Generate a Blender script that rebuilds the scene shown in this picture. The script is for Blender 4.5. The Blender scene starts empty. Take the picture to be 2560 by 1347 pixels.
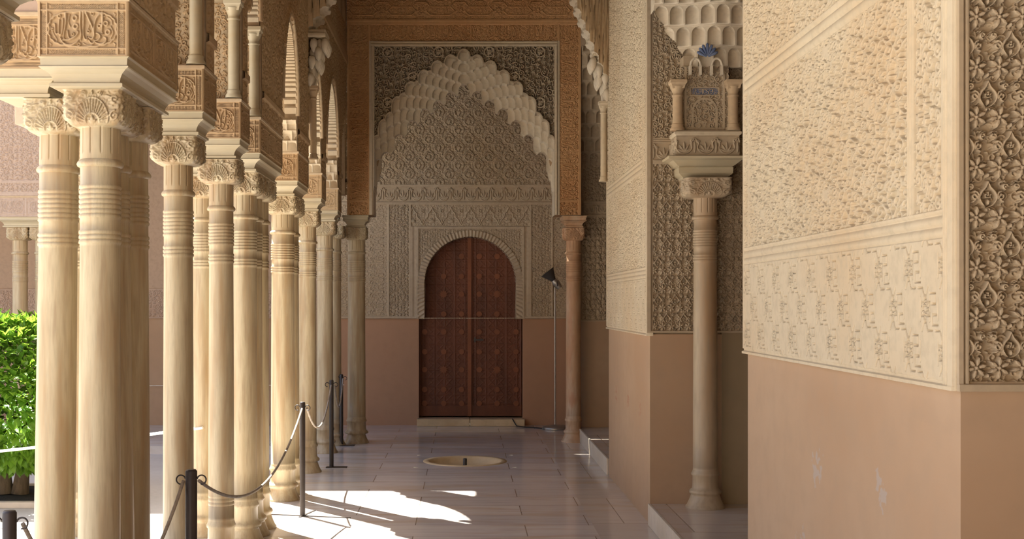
import bpy, math, random
import numpy as np
from mathutils import Vector

random.seed(7); np.random.seed(7)
S = bpy.context.scene
COL = S.collection
PI = math.pi

# ------------------------------------------------------------------ camera
cam_d = bpy.data.cameras.new('camera'); cam = bpy.data.objects.new('camera', cam_d); COL.objects.link(cam)
S.camera = cam
cam.location = (0, 0, 1.6); cam.rotation_euler = (PI/2, 0, 0)
cam_d.sensor_width = 36.0; cam_d.lens = 3100/2560*36.0
cam_d.shift_x = 120/2560; cam_d.shift_y = 83.5/2560
cam_d.clip_start = .05; cam_d.clip_end = 500

# ------------------------------------------------------------------ world and sun
SUN = Vector((-.39, .47, .856)).normalized()
w = bpy.data.worlds.new('world'); S.world = w; w.use_nodes = True
wn = w.node_tree.nodes; wl = w.node_tree.links
sky = wn.new('ShaderNodeTexSky'); sky.sky_type = 'NISHITA'; sky.sun_disc = False
sky.sun_elevation = math.asin(SUN.z); sky.sun_rotation = math.atan2(SUN.x, SUN.y)
sky.dust_density = 2.0; sky.ozone_density = .6
bg = wn['Background']; bg.inputs['Strength'].default_value = .42
wl.new(sky.outputs['Color'], bg.inputs['Color'])
sd = bpy.data.lights.new('sun', 'SUN'); sd.energy = 30.0; sd.angle = math.radians(.53); sd.color = (1, .95, .86)
so = bpy.data.objects.new('sun', sd); COL.objects.link(so)
so.rotation_euler = SUN.to_track_quat('Z', 'Y').to_euler(); so.location = (-6, 8, 14)
S.view_settings.view_transform = 'Standard'; S.view_settings.look = 'None'
S.view_settings.gamma = 1.0; S.view_settings.use_curve_mapping = False
S.view_settings.exposure = .06
S.cycles.max_bounces = 10; S.cycles.diffuse_bounces = 6; S.cycles.glossy_bounces = 3
S.cycles.sample_clamp_indirect = 12.0; S.cycles.use_denoising = True

# ------------------------------------------------------------------ materials
def mat(name, col, rough=.8, tint=None, tint_scale=1.2, tint_amt=.6, grain=.25, grain_scale=30, bump=.0, bump_scale=60, spec=.3, stretch=(1, 1, 1), tint2=None):
    m = bpy.data.materials.new(name); m.use_nodes = True
    nt = m.node_tree; n = nt.nodes; l = nt.links; b = n['Principled BSDF']
    b.inputs['Roughness'].default_value = rough; b.inputs['Specular IOR Level'].default_value = spec
    g = n.new('ShaderNodeNewGeometry'); mp = n.new('ShaderNodeMapping'); mp.inputs['Scale'].default_value = stretch
    l.new(g.outputs['Position'], mp.inputs['Vector'])
    def noise(sc, det=5, vec=mp):
        x = n.new('ShaderNodeTexNoise'); x.inputs['Scale'].default_value = sc; x.inputs['Detail'].default_value = det
        l.new(vec.outputs['Vector'], x.inputs['Vector']); return x
    def mix(fac, a, bb):
        x = n.new('ShaderNodeMix'); x.data_type = 'RGBA'
        l.new(fac, x.inputs['Factor'])
        for s, k in ((a, 6), (bb, 7)):
            if isinstance(s, tuple): x.inputs[k].default_value = (*s, 1)
            else: l.new(s, x.inputs[k])
        return x.outputs[2]
    def ramp(src, lo, hi, amt=1):
        x = n.new('ShaderNodeMapRange'); x.inputs[1].default_value = lo; x.inputs[2].default_value = hi
        x.inputs[3].default_value = 0; x.inputs[4].default_value = amt
        l.new(src, x.inputs[0]); return x.outputs[0]
    c = tuple(col)
    tc = tint or tuple(v*.7 for v in col)
    out = mix(ramp(noise(tint_scale).outputs['Fac'], .42, .68, tint_amt), c, tc)
    if tint2: out = mix(ramp(noise(tint_scale*2.3).outputs['Fac'], .52, .7, tint_amt), out, tint2)
    gr = tuple(v*(1-grain) for v in col)
    out = mix(ramp(noise(grain_scale).outputs['Fac'], .45, .75, .6), out, gr)
    m['_o'] = 1
    l.new(out, b.inputs['Base Color'])
    if bump:
        bp = n.new('ShaderNodeBump'); bp.inputs['Strength'].default_value = bump; bp.inputs['Distance'].default_value = .01
        l.new(noise(bump_scale, 4).outputs['Fac'], bp.inputs['Height']); l.new(bp.outputs['Normal'], b.inputs['Normal'])
    m['_h'] = (out.node.name)
    return m

M = {}
M['cream'] = mat('carved_plaster_cream', (0.48, 0.376, 0.248), .85, (0.448, 0.28, 0.144), .9, .55)
M['cream_pale'] = mat('carved_plaster_pale', (0.544, 0.46, 0.328), .8, (0.496, 0.344, 0.192), 1.1, .5)
M['ochre'] = mat('carved_plaster_ochre', (0.448, 0.324, 0.188), .85, (0.368, 0.216, 0.104), .8, .7)
M['umber'] = mat('carved_plaster_umber', (0.368, 0.256, 0.152), .85, (0.272, 0.16, 0.08), 1.3, .7)
M['rust'] = mat('carved_plaster_rust', (0.5, 0.295, 0.14), .85, (0.41, 0.2, 0.08), 1.0, .8)
M['greyed'] = mat('carved_plaster_greyed', (0.432, 0.352, 0.252), .85, (0.36, 0.264, 0.152), 1.0, .6)
M['rose'] = mat('carved_plaster_rose', (0.448, 0.344, 0.272), .85, (0.4, 0.28, 0.2), 1.0, .6)
M['stucco'] = mat('muqarnas_stucco', (0.576, 0.512, 0.4), .75, (0.512, 0.392, 0.256), 1.8, .6)
M['marble'] = mat('column_marble', (0.49, 0.41, 0.265), .42, (0.32, 0.195, 0.085), 2.2, .75, .25, 18, spec=.4, stretch=(8, 8, .7), tint2=(.34, .25, .15))
M['marble_pale'] = mat('abacus_marble', (0.46, 0.4, 0.275), .45, (0.4, 0.295, 0.155), 2.0, .6, .12, 14, spec=.4, stretch=(1, 1, 3))
M['marble_red'] = mat('stained_column_marble', (0.48, 0.288, 0.16), .5, (0.576, 0.464, 0.336), 2.4, .8, .3, 14, stretch=(2, 2, .5), tint2=(.42, .2, .1))
M['gcolumn'] = mat('portal_column_marble', (0.416, 0.336, 0.232), .42, (0.336, 0.2, 0.096), 1.8, .8, .3, 18, stretch=(2.4, 2.4, .35), tint2=(.38, .3, .2))
M['dado'] = mat('dado_plaster', (0.416, 0.292, 0.192), .9, (0.376, 0.24, 0.144), .9, .8, .12, 9, bump=.12, bump_scale=7)
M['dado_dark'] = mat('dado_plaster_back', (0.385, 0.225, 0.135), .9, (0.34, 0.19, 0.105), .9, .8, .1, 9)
M['dado_ochre'] = mat('dado_plaster_ochre', (0.32, 0.256, 0.168), .9, (0.272, 0.208, 0.128), .9, .8, .12, 9)
M['plain'] = mat('plain_plaster_rose', (0.416, 0.312, 0.232), .9, (0.384, 0.272, 0.192), .6, .7)
M['wood'] = mat('door_wood', (0.14, 0.044, 0.018), .55, (0.08, 0.028, 0.012), 2.2, .8, .4, 40, spec=.35, stretch=(3, 3, .6))
M['wood_light'] = mat('door_inlay_wood', (0.21, 0.07, 0.028), .5, (0.15, 0.05, 0.02), 3, .7)
M['iron'] = mat('dark_iron', (.035, .026, .022), .45, (.05, .035, .03), 5, .5, spec=.5)
M['rope'] = mat('braided_rope', (.30, .25, .20), .8, (.42, .37, .30), 18, .8, .3, 120)
M['white_rope'] = mat('white_rope', (.80, .77, .70), .7, (.7, .66, .6), 10, .5)
M['black'] = mat('black_cable', (.02, .018, .016), .6)
M['steel'] = mat('brushed_steel', (.36, .34, .31), .4, (.3, .28, .25), 6, .5); M['steel'].node_tree.nodes['Principled BSDF'].inputs['Metallic'].default_value = .8
M['lamp_dark'] = mat('lamp_grey', (.045, .045, .045), .5)
M['step'] = mat('step_marble', (.62, .55, .45), .5, (.5, .40, .27), 2.5, .6, .2, 12, spec=.4)
M['basin'] = mat('basin_marble', (.58, .45, .27), .5, (.42, .29, .15), 3, .7, .25, 20)
M['court'] = mat('court_paving', (.60, .57, .52), .8, (.5, .46, .41), 1.5, .5, .15, 20)
M['soil'] = mat('dark_soil', (.02, .016, .012), .95, (.04, .03, .02), 12, .8, bump=.6, bump_scale=40)
M['bark'] = mat('tree_bark', (.13, .095, .065), .9, (.07, .05, .035), 10, .8, .3, 40, stretch=(4, 4, 1))
M['leaf'] = mat('orange_tree_leaves', (.075, .19, .02), .33, (.20, .38, .04), 2.4, .9, .35, 9, spec=.5)
M['blue'] = mat('blue_pigment', (.10, .14, .26), .7, (.2, .22, .28), 20, .6)
M['ceil'] = mat('cedar_ceiling', (.10, .055, .028), .7)
M['tile_roof'] = mat('roof_tiles', (.42, .22, .12), .8)
b = M['leaf'].node_tree.nodes['Principled BSDF']; b.inputs['Subsurface Weight'].default_value = 0
b.inputs['Transmission Weight'].default_value = 0
# leaves let sun through
def leafify(m):
    nt = m.node_tree; n = nt.nodes; l = nt.links; b = n['Principled BSDF']; o = n['Material Output']
    t = n.new('ShaderNodeBsdfTranslucent'); t.inputs['Color'].default_value = (.30, .50, .05, 1)
    x = n.new('ShaderNodeMixShader'); x.inputs[0].default_value = .45
    l.new(b.outputs[0], x.inputs[1]); l.new(t.outputs[0], x.inputs[2]); l.new(x.outputs[0], o.inputs['Surface'])
leafify(M['leaf'])

def floor_mat(name, c1, c2, mortar, bw, rh, rough, off=(0, 0)):
    m = bpy.data.materials.new(name); m.use_nodes = True
    nt = m.node_tree; n = nt.nodes; l = nt.links; b = n['Principled BSDF']
    g = n.new('ShaderNodeNewGeometry'); mp = n.new('ShaderNodeMapping'); mp.inputs['Location'].default_value = (*off, 0)
    l.new(g.outputs['Position'], mp.inputs['Vector'])
    br = n.new('ShaderNodeTexBrick'); br.inputs['Scale'].default_value = 1
    br.inputs['Brick Width'].default_value = bw; br.inputs['Row Height'].default_value = rh
    br.inputs['Mortar Size'].default_value = .004; br.inputs['Mortar Smooth'].default_value = .2; br.offset = .37; br.offset_frequency = 2
    br.inputs['Color1'].default_value = (*c1, 1); br.inputs['Color2'].default_value = (*c2, 1); br.inputs['Mortar'].default_value = (*mortar, 1)
    l.new(mp.outputs['Vector'], br.inputs['Vector'])
    def nz(sc, st):
        q = n.new('ShaderNodeMapping'); q.inputs['Scale'].default_value = st; l.new(g.outputs['Position'], q.inputs['Vector'])
        x = n.new('ShaderNodeTexNoise'); x.inputs['Scale'].default_value = sc; x.inputs['Detail'].default_value = 6; x.inputs['Distortion'].default_value = .6
        l.new(q.outputs['Vector'], x.inputs['Vector']); return x
    def mixc(f, lo, hi, a, c):
        r = n.new('ShaderNodeMapRange'); r.inputs[1].default_value = lo; r.inputs[2].default_value = hi; r.inputs[4].default_value = a
        l.new(f.outputs['Fac'], r.inputs[0])
        x = n.new('ShaderNodeMix'); x.data_type = 'RGBA'; l.new(r.outputs[0], x.inputs['Factor']); x.inputs[7].default_value = (*c, 1); return x
    v1 = mixc(nz(1.6, (.7, 3.2, 1)), .5, .75, .55, (.50, .34, .18))
    l.new(br.outputs['Color'], v1.inputs[6])
    v2 = mixc(nz(3.5, (.6, 4, 1)), .5, .85, .4, (.34, .31, .31))
    l.new(v1.outputs[2], v2.inputs[6]); l.new(v2.outputs[2], b.inputs['Base Color'])
    rr = n.new('ShaderNodeMapRange'); rr.inputs[3].default_value = rough*.7; rr.inputs[4].default_value = rough*1.6
    l.new(nz(4, (1, 1, 1)).outputs['Fac'], rr.inputs[0]); l.new(rr.outputs[0], b.inputs['Roughness'])
    b.inputs['Specular IOR Level'].default_value = .6
    bp = n.new('ShaderNodeBump'); bp.inputs['Strength'].default_value = .35; bp.inputs['Distance'].default_value = .003; bp.invert = True
    l.new(br.outputs['Fac'], bp.inputs['Height']); l.new(bp.outputs['Normal'], b.inputs['Normal'])
    return m
M['floor'] = floor_mat('marble_slabs', (.70, .64, .59), (.56, .52, .50), (.28, .22, .18), 1.25, .43, .12, (.35, .1))
M['floor_b'] = floor_mat('marble_border_slabs', (.66, .59, .52), (.55, .49, .44), (.28, .22, .18), .8, 1.15, .12, (.14, .2))
M['floor_c'] = floor_mat('court_marble_slabs', (.62, .58, .54), (.55, .52, .50), (.25, .22, .2), 1.1, .6, .5)

# damage and stains with their own shape on the near dado
def spots(m, pts, col):
    nt = m.node_tree; n = nt.nodes; l = nt.links; b = n['Principled BSDF']
    src = b.inputs['Base Color'].links[0].from_socket
    g = n.new('ShaderNodeNewGeometry'); nz = n.new('ShaderNodeTexNoise'); nz.inputs['Scale'].default_value = 26; nz.inputs['Detail'].default_value = 6
    l.new(g.outputs['Position'], nz.inputs['Vector'])
    for (p, r, thr) in pts:
        sc = n.new('ShaderNodeVectorMath'); sc.operation = 'DISTANCE'; l.new(g.outputs['Position'], sc.inputs[0]); sc.inputs[1].default_value = p
        d = n.new('ShaderNodeMath'); d.operation = 'DIVIDE'; l.new(sc.outputs['Value'], d.inputs[0]); d.inputs[1].default_value = r
        a = n.new('ShaderNodeMath'); a.operation = 'SUBTRACT'; l.new(nz.outputs['Fac'], a.inputs[0]); l.new(d.outputs[0], a.inputs[1])
        mr = n.new('ShaderNodeMapRange'); mr.inputs[1].default_value = thr; mr.inputs[2].default_value = thr+.05; mr.inputs[4].default_value = .75
        l.new(a.outputs[0], mr.inputs[0])
        x = n.new('ShaderNodeMix'); x.data_type = 'RGBA'; l.new(mr.outputs[0], x.inputs['Factor']); l.new(src, x.inputs[6]); x.inputs[7].default_value = (*col, 1)
        src = x.outputs[2]
    l.new(src, b.inputs['Base Color'])

# ------------------------------------------------------------------ object helpers
def tag(o, label=None, cat=None, group=None, kind=None):
    if label: o['label'] = label
    if cat: o['category'] = cat
    if group: o['group'] = group
    if kind: o['kind'] = kind
    return o
def empty(name, loc, label=None, cat=None, group=None, kind=None):
    o = bpy.data.objects.new(name, None); COL.objects.link(o); o.location = loc; o.empty_display_size = .1
    return tag(o, label, cat, group, kind)
def link(name, me, m, parent=None):
    o = bpy.data.objects.new(name, me); COL.objects.link(o)
    if m is not None: me.materials.append(m)
    if parent is not None: o.parent = parent
    return o
def np_mesh(name, co, faces, smooth=True):
    me = bpy.data.meshes.new(name); nv = len(co); nf = len(faces)
    me.vertices.add(nv); me.vertices.foreach_set('co', np.ascontiguousarray(co, dtype=np.float32).ravel())
    me.loops.add(nf*4); me.loops.foreach_set('vertex_index', np.ascontiguousarray(faces, dtype=np.int32).ravel())
    me.polygons.add(nf); me.polygons.foreach_set('loop_start', np.arange(0, nf*4, 4, dtype=np.int32))
    me.polygons.foreach_set('loop_total', np.full(nf, 4, dtype=np.int32))
    if smooth: me.polygons.foreach_set('use_smooth', np.ones(nf, dtype=bool))
    me.update(); me.validate(); return me
def grid_faces(nv, nu, wrap=False, off=0):
    i = np.arange(nv-1)[:, None]*nu; j = np.arange(nu if wrap else nu-1)[None, :]
    j2 = (j+1) % nu
    a = i+j; b_ = i+j2; c = i+nu+j2; d = i+nu+j
    return np.stack([a, b_, c, d], -1).reshape(-1, 4)+off
class MB:
    def __init__(s): s.v = []; s.f = []; s.sm = []
    def add(s, vs, fs, sm=False):
        o = len(s.v); s.v += [tuple(p) for p in vs]; s.f += [tuple(i+o for i in f) for f in fs]; s.sm += [sm]*len(fs); return s
    def box(s, x0, y0, z0, x1, y1, z1):
        return s.add([(x0, y0, z0), (x1, y0, z0), (x1, y1, z0), (x0, y1, z0), (x0, y0, z1), (x1, y0, z1), (x1, y1, z1), (x0, y1, z1)],
                     [(0, 3, 2, 1), (4, 5, 6, 7), (0, 1, 5, 4), (1, 2, 6, 5), (2, 3, 7, 6), (3, 0, 4, 7)])
    def lathe(s, prof, cx=0, cy=0, n=40, cap=True):
        vs = []; fs = []
        for r, z in prof:
            for k in range(n): a = 2*PI*k/n; vs.append((cx+r*math.cos(a), cy+r*math.sin(a), z))
        for i in range(len(prof)-1):
            for k in range(n): k2 = (k+1) % n; fs.append((i*n+k, i*n+k2, (i+1)*n+k2, (i+1)*n+k))
        s.add(vs, fs, True)
        if cap:
            s.add([vs[k] for k in range(n)], [tuple(range(n-1, -1, -1))]); s.add([vs[-n+k] for k in range(n)], [tuple(range(n))])
        return s
    def tube(s, pts, r, n=10):
        pts = [Vector(p) for p in pts]; vs = []; fs = []; up = Vector((.13, .21, 1)).normalized()
        for i, p in enumerate(pts):
            t = (pts[min(i+1, len(pts)-1)]-pts[max(i-1, 0)]).normalized()
            a = t.cross(up)
            if a.length < .05: a = t.cross(Vector((1, 0, 0)))
            a.normalize(); b_ = t.cross(a); rr = r[i] if isinstance(r, (list, tuple)) else r
            for k in range(n): q = 2*PI*k/n; vs.append(p+(a*math.cos(q)+b_*math.sin(q))*rr)
        for i in range(len(pts)-1):
            for k in range(n): k2 = (k+1) % n; fs.append((i*n+k2, i*n+k, (i+1)*n+k, (i+1)*n+k2))
        s.add(vs, fs, True); s.add([vs[k] for k in range(n)], [tuple(range(n))]); s.add([vs[-n+k] for k in range(n)], [tuple(range(n-1, -1, -1))])
        return s
    def rectloft(s, cx, cy, hx, hy, prof):
        vs = []; fs = []
        for o, z in prof:
            for sx, sy in ((-1, -1), (1, -1), (1, 1), (-1, 1)): vs.append((cx+sx*(hx+o), cy+sy*(hy+o), z))
        for i in range(len(prof)-1):
            for k in range(4): k2 = (k+1) % 4; fs.append((i*4+k, i*4+k2, i*4+4+k2, i*4+4+k))
        fs.append((3, 2, 1, 0)); e = (len(prof)-1)*4; fs.append((e, e+1, e+2, e+3))
        return s.add(vs, fs)
    def build(s, name, m, parent=None, bevel=0):
        me = bpy.data.meshes.new(name); me.from_pydata(s.v, [], s.f); me.polygons.foreach_set('use_smooth', s.sm); me.update()
        o = link(name, me, m, parent)
        if bevel:
            bv = o.modifiers.new('bevel', 'BEVEL'); bv.width = bevel; bv.segments = 2; bv.limit_method = 'ANGLE'
        return o

# ------------------------------------------------------------------ carving tiles (height maps drawn from strokes)
class Tile:
    def __init__(s, w, h, res): s.w = w; s.h = h; s.nx = int(round(w/res)); s.ny = int(round(h/res)); s.dx = w/s.nx; s.dy = h/s.ny; s.a = np.zeros((s.ny, s.nx))
    def _seg(s, p, q, r0, r1, hg, soft, clamp=False):
        R = max(r0, r1)+.0005
        x0 = int(math.floor((min(p[0], q[0])-R)/s.dx)); x1 = int(math.ceil((max(p[0], q[0])+R)/s.dx))+1
        y0 = int(math.floor((min(p[1], q[1])-R)/s.dy)); y1 = int(math.ceil((max(p[1], q[1])+R)/s.dy))+1
        ix = np.arange(x0, x1); iy = np.arange(y0, y1)
        if clamp: ix = ix[(ix >= 0) & (ix < s.nx)]; iy = iy[(iy >= 0) & (iy < s.ny)]
        if len(ix) == 0 or len(iy) == 0: return
        X = (ix+.5)*s.dx; Y = ((iy+.5)*s.dy)[:, None]; X = X[None, :]
        dx, dy = q[0]-p[0], q[1]-p[1]; L = dx*dx+dy*dy+1e-12
        t = np.clip(((X-p[0])*dx+(Y-p[1])*dy)/L, 0, 1)
        d = np.hypot(X-p[0]-t*dx, Y-p[1]-t*dy)
        v = np.clip((r0+(r1-r0)*t-d)/soft, 0, 1); v = v*(2-v)*hg
        ii = np.ix_(iy % s.ny, ix % s.nx)
        s.a[ii] = np.maximum(s.a[ii], v)
    def stroke(s, pts, r, hg=1, soft=None, clamp=False):
        n = len(pts); rs = r if isinstance(r, (list, tuple)) else [r]*n
        if len(rs) != n: rs = list(np.interp(np.linspace(0, 1, n), np.linspace(0, 1, len(rs)), rs))
        for i in range(n-1): s._seg(pts[i], pts[i+1], rs[i], rs[i+1], hg, soft or max(rs)*.5, clamp)
        return s
    def smooth_stroke(s, pts, r, hg=1, soft=None, k=5, clamp=False):
        P = [pts[0]]+list(pts)+[pts[-1]]; out = []
        for i in range(1, len(P)-2):
            for t in np.linspace(0, 1, k, endpoint=False):
                a, b_, c, d = P[i-1], P[i], P[i+1], P[i+2]
                out.append(tuple(.5*((2*b_[j])+(-a[j]+c[j])*t+(2*a[j]-5*b_[j]+4*c[j]-d[j])*t*t+(-a[j]+3*b_[j]-3*c[j]+d[j])*t**3) for j in (0, 1)))
        out.append(tuple(pts[-1])); return s.stroke(out, r, hg, soft, clamp)
    def ring(s, c, R, r, hg=1, soft=None, n=14, lobes=0, amp=0):
        if lobes: n = lobes*6
        pts = [(c[0]+(R+amp*abs(math.sin(lobes*.5*2*PI*k/n)))*math.cos(2*PI*k/n), c[1]+(R+amp*abs(math.sin(lobes*.5*2*PI*k/n)))*math.sin(2*PI*k/n)) for k in range(n+1)]
        return s.stroke(pts, r, hg, soft)
    def spiral(s, c, R, a0, turns, r, dirn=1, hg=1, soft=None):
        n = max(8, int(abs(turns)*14)); pts = []
        for k in range(n+1):
            t = k/n; rr = R*(1-.78*t); a = a0+dirn*turns*2*PI*t; pts.append((c[0]+rr*math.cos(a), c[1]+rr*math.sin(a)))
        s.stroke(pts, [r, r*.75], hg, soft); return s.stroke([pts[-1], (pts[-1][0]+1e-5, pts[-1][1])], r*1.5, hg, soft)
    def leaf(s, c, ang, L, wd, hg=1):
        pts = [(c[0]+L*t*math.cos(ang), c[1]+L*t*math.sin(ang)) for t in (0, .25, .5, .75, 1)]
        return s.stroke(pts, [wd*.3, wd*.85, wd, wd*.6, wd*.08], hg, wd*.55)
    def flower(s, c, R, n=6, a0=0, hg=1):
        for k in range(n): s.leaf((c[0]+R*.12*math.cos(a0+2*PI*k/n), c[1]+R*.12*math.sin(a0+2*PI*k/n)), a0+2*PI*k/n, R*.88, R*.24, hg)
        return s.stroke([c, (c[0]+1e-5, c[1])], R*.2, hg*1.05)
    def star(s, c, R, n=8, r=.002, a0=0, hg=1, inner=.55, soft=None):
        pts = []
        for k in range(2*n+1): a = a0+PI*k/n; q = R if k % 2 == 0 else R*inner; pts.append((c[0]+q*math.cos(a), c[1]+q*math.sin(a)))
        return s.stroke(pts, r, hg, soft)
    def lattice(s, x0, y0, x1, y1, sp, r, hg=1):
        k = np.arange(-60, 60)*sp
        for c in k:
            for sg in (1, -1):
                pts = []
                for X in np.linspace(x0, x1, 2):
                    pts.append((X, y0+sg*(X-x0)+c))
                # clip by sampling
                n = max(2, int((x1-x0)/sp*4)); prev = None
                for t in np.linspace(0, 1, n+1):
                    X = x0+(x1-x0)*t; Y = y0+sg*(X-x0)+c
                    ok = y0 <= Y <= y1
                    if ok and prev: s._seg(prev, (X, Y), r, r, hg, r*.8)
                    prev = (X, Y) if ok else None
        return s
    def sample(s, u, v):
        x = (u/s.dx-.5) % s.nx; y = (v/s.dy-.5) % s.ny
        i = np.floor(x).astype(int); j = np.floor(y).astype(int); fx = x-i; fy = y-j
        i %= s.nx; j %= s.ny; i2 = (i+1) % s.nx; j2 = (j+1) % s.ny; a = s.a
        return (a[j, i]*(1-fx)+a[j, i2]*fx)*(1-fy)+(a[j2, i]*(1-fx)+a[j2, i2]*fx)*fy

def crisp(T, lo=.25, hi=.6):
    v = np.clip((T.a-lo)/(hi-lo), 0, 1); T.a = v*v*(3-2*v); return T
def arabesque(w, h, res, cell, seed, thick=.2, sym=True):
    R = random.Random(seed); T = Tile(w, h, res); nx = max(1, int(round((w/2 if sym else w)/cell))); ny = max(1, int(round(h/cell)))
    cw = (w/2 if sym else w)/nx; ch = h/ny
    def both(f):
        f(lambda x: x, 1)
        if sym: f(lambda x: w-x, -1)
    for j in range(ny):
        for i in range(nx):
            cx = (i+.5+R.uniform(-.12, .12))*cw; cy = (j+.5+R.uniform(-.12, .12)+(.5 if i % 2 else 0))*ch
            kind = R.random(); a0 = R.uniform(0, 2*PI); dr = R.choice((1, -1)); r = cell*thick
            def f(mx, sg, cx=cx, cy=cy, kind=kind, a0=a0, dr=dr, r=r):
                a = a0 if sg > 0 else PI-a0; d = dr*sg; c = (mx(cx), cy)
                if kind < .6:
                    T.spiral(c, cell*.5, a, 1.15, r*.62, d)
                    T.leaf((c[0]+cell*.5*math.cos(a), c[1]+cell*.5*math.sin(a)), a+1.9*d+PI, cell*.5, r*.75)
                    T.leaf((c[0]+cell*.45*math.cos(a+2.4), c[1]+cell*.45*math.sin(a+2.4)), a+2.6, cell*.42, r*.6)
                elif kind < .78:
                    T.flower(c, cell*.5, 6, a)
                else:
                    for q in (-.9, 0, .9): T.leaf((c[0]-cell*.2*math.cos(a), c[1]-cell*.2*math.sin(a)), a+q, cell*.62, r*.85)
                    T.ring((c[0]-cell*.28*math.cos(a), c[1]-cell*.28*math.sin(a)), cell*.15, r*.4)
            both(f)
    return T
# floral tile of the near panel: rows of six-petalled flowers under interlaced ogees
def make_floral(w=.124, h=.27, res=.0016):
    T = Tile(w, h, res); u = w/4
    for row in (0, 1):
        zo = row*h/2; xs = row*w/2
        for k in (0, 1):
            T.flower((xs+u*(.0+2*k)+u, zo+.030), .034, 6, .25+k*.2)
        c = xs+0
        T.leaf((c, zo+.062), PI/2, .02, .005); T.leaf((xs+2*u, zo+.002), PI/2, .016, .0045)
        for sg in (1, -1):
            T.smooth_stroke([(c, zo+.128), (c+sg*.006, zo+.112), (c+sg*.018, zo+.098), (c+sg*.023, zo+.082), (c+sg*.015, zo+.066), (c+sg*.004, zo+.058)], [.0028, .0042, .005, .004, .003, .0015], k=4)
            T.spiral((c+sg*.036, zo+.088), .0125, PI/2 if sg > 0 else PI/2, 1.1, .0036, sg)
            T.leaf((c+sg*.024, zo+.074), PI/2-sg*.5, .03, .0045)
            T.leaf((c+sg*.045, zo+.07), PI/2+sg*1.1, .018, .0042)
            T.spiral((c+sg*.048, zo+.114), .009, -PI/2, 1.1, .0032, -sg)
            for q in range(5):
                a = q*.5; p = (c+sg*(.044+.011*math.cos(a)), zo+.114+.011*math.sin(a)); T.leaf(p, a if sg > 0 else PI-a, .006, .0016)
        T.stroke([(c-.007, zo+.084), (c-.007, zo+.093), (c, zo+.088), (c, zo+.099), (c, zo+.088), (c+.007, zo+.093), (c+.007, zo+.084), (c-.007, zo+.084)], .0018)
        T.ring((c, zo+.05), .004, .0016)
    A = arabesque(w, h, res, .031, 9, .2); T.a = np.maximum(T.a, .42*A.a)
    return T
FLORAL = make_floral()
FLORAL2 = make_floral(.124, .27, .0026)
ARAB = crisp(arabesque(.64, .52, .0022, .052, 3, .20), .1, .55)
# the fine dense carving of the long wall panel: medallions in scrollwork
def make_dense():
    T = arabesque(.50, .524, .0016, .044, 11, .15)
    T.a *= .85
    for c, R in (((.125, .13), .085), ((.375, .392), .085), ((.375, .13), .05), ((.125, .392), .05)):
        T.star(c, R, 8, .0026, PI/8, 1, .76); T.star(c, R*.86, 8, .0018, PI/8, 1, .76); T.ring(c, R*.45, .0024, 1, lobes=8, amp=R*.12); T.flower(c, R*.36, 8, 0, 1)
    for x in (0, .25):
        T.smooth_stroke([(x, 0), (x+.03, .065), (x, .131), (x-.03, .196), (x, .262), (x+.03, .327), (x, .393), (x-.03, .458), (x, .524)], .0026)
        T.smooth_stroke([(x, 0), (x-.03, .065), (x, .131), (x+.03, .196), (x, .262), (x-.03, .327), (x, .393), (x+.03, .458), (x, .524)], .0026)
    return T
DENSE = crisp(make_dense(), .15, .5)
def make_cart(w=.46, h=.42, res=.004):
    T = arabesque(w, h, res, .045, 41, .2); T.a *= .45
    T.stroke([(.06, .10), (.11, .05), (.35, .05), (.40, .10), (.35, .15), (.11, .15), (.06, .10)], .0045)
    T.stroke([(.35, .15), (.40, .20), (.46, .20)], .0045); T.stroke([(.11, .15), (.06, .20), (0, .20)], .0045)
    T.ring((.23, .29), .07, .0045, 1, lobes=8, amp=.018); T.ring((.23, .29), .035, .004); T.star((0, .31), .045, 4, .004); T.star((0, .10), .04, 8, .0035)
    return T
CART = make_cart()
def make_honey(w=.26, h=.23, res=.0035):
    T = arabesque(w, h, res, .042, 43, .2)
    T.a *= .6
    for c in ((w/4, h/4), (w*.75, h*.75)):
        T.ring(c, .045, .006, 1, lobes=8, amp=.012); T.flower(c, .032, 8, 0, 1)
        for sg in (1, -1): T.smooth_stroke([(c[0]+sg*.05, c[1]-.03), (c[0]+sg*.065, c[1]+.02), (c[0]+sg*.03, c[1]+.065), (c[0], c[1]+.09)], .0055, k=4)
    return T
HONEY = make_honey()
def make_ogee(w=.25, h=.27, res=.003):
    T = arabesque(w, h, res, .04, 47, .2); T.a *= .45; c = w/2
    for sg in (1, -1):
        T.smooth_stroke([(c, .25), (c+sg*.02, .20), (c+sg*.05, .17), (c+sg*.06, .12), (c+sg*.09, .09), (c+sg*.125, .02)], .006, k=4)
    for a in (-.9, -.45, 0, .45, .9): T.leaf((c, .05), PI/2+a, .07-.02*abs(a), .009)
    T.ring((0, .2), .016, .005); T.leaf((0, .05), PI/2, .05, .01)
    return T
OGEE = make_ogee()
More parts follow.
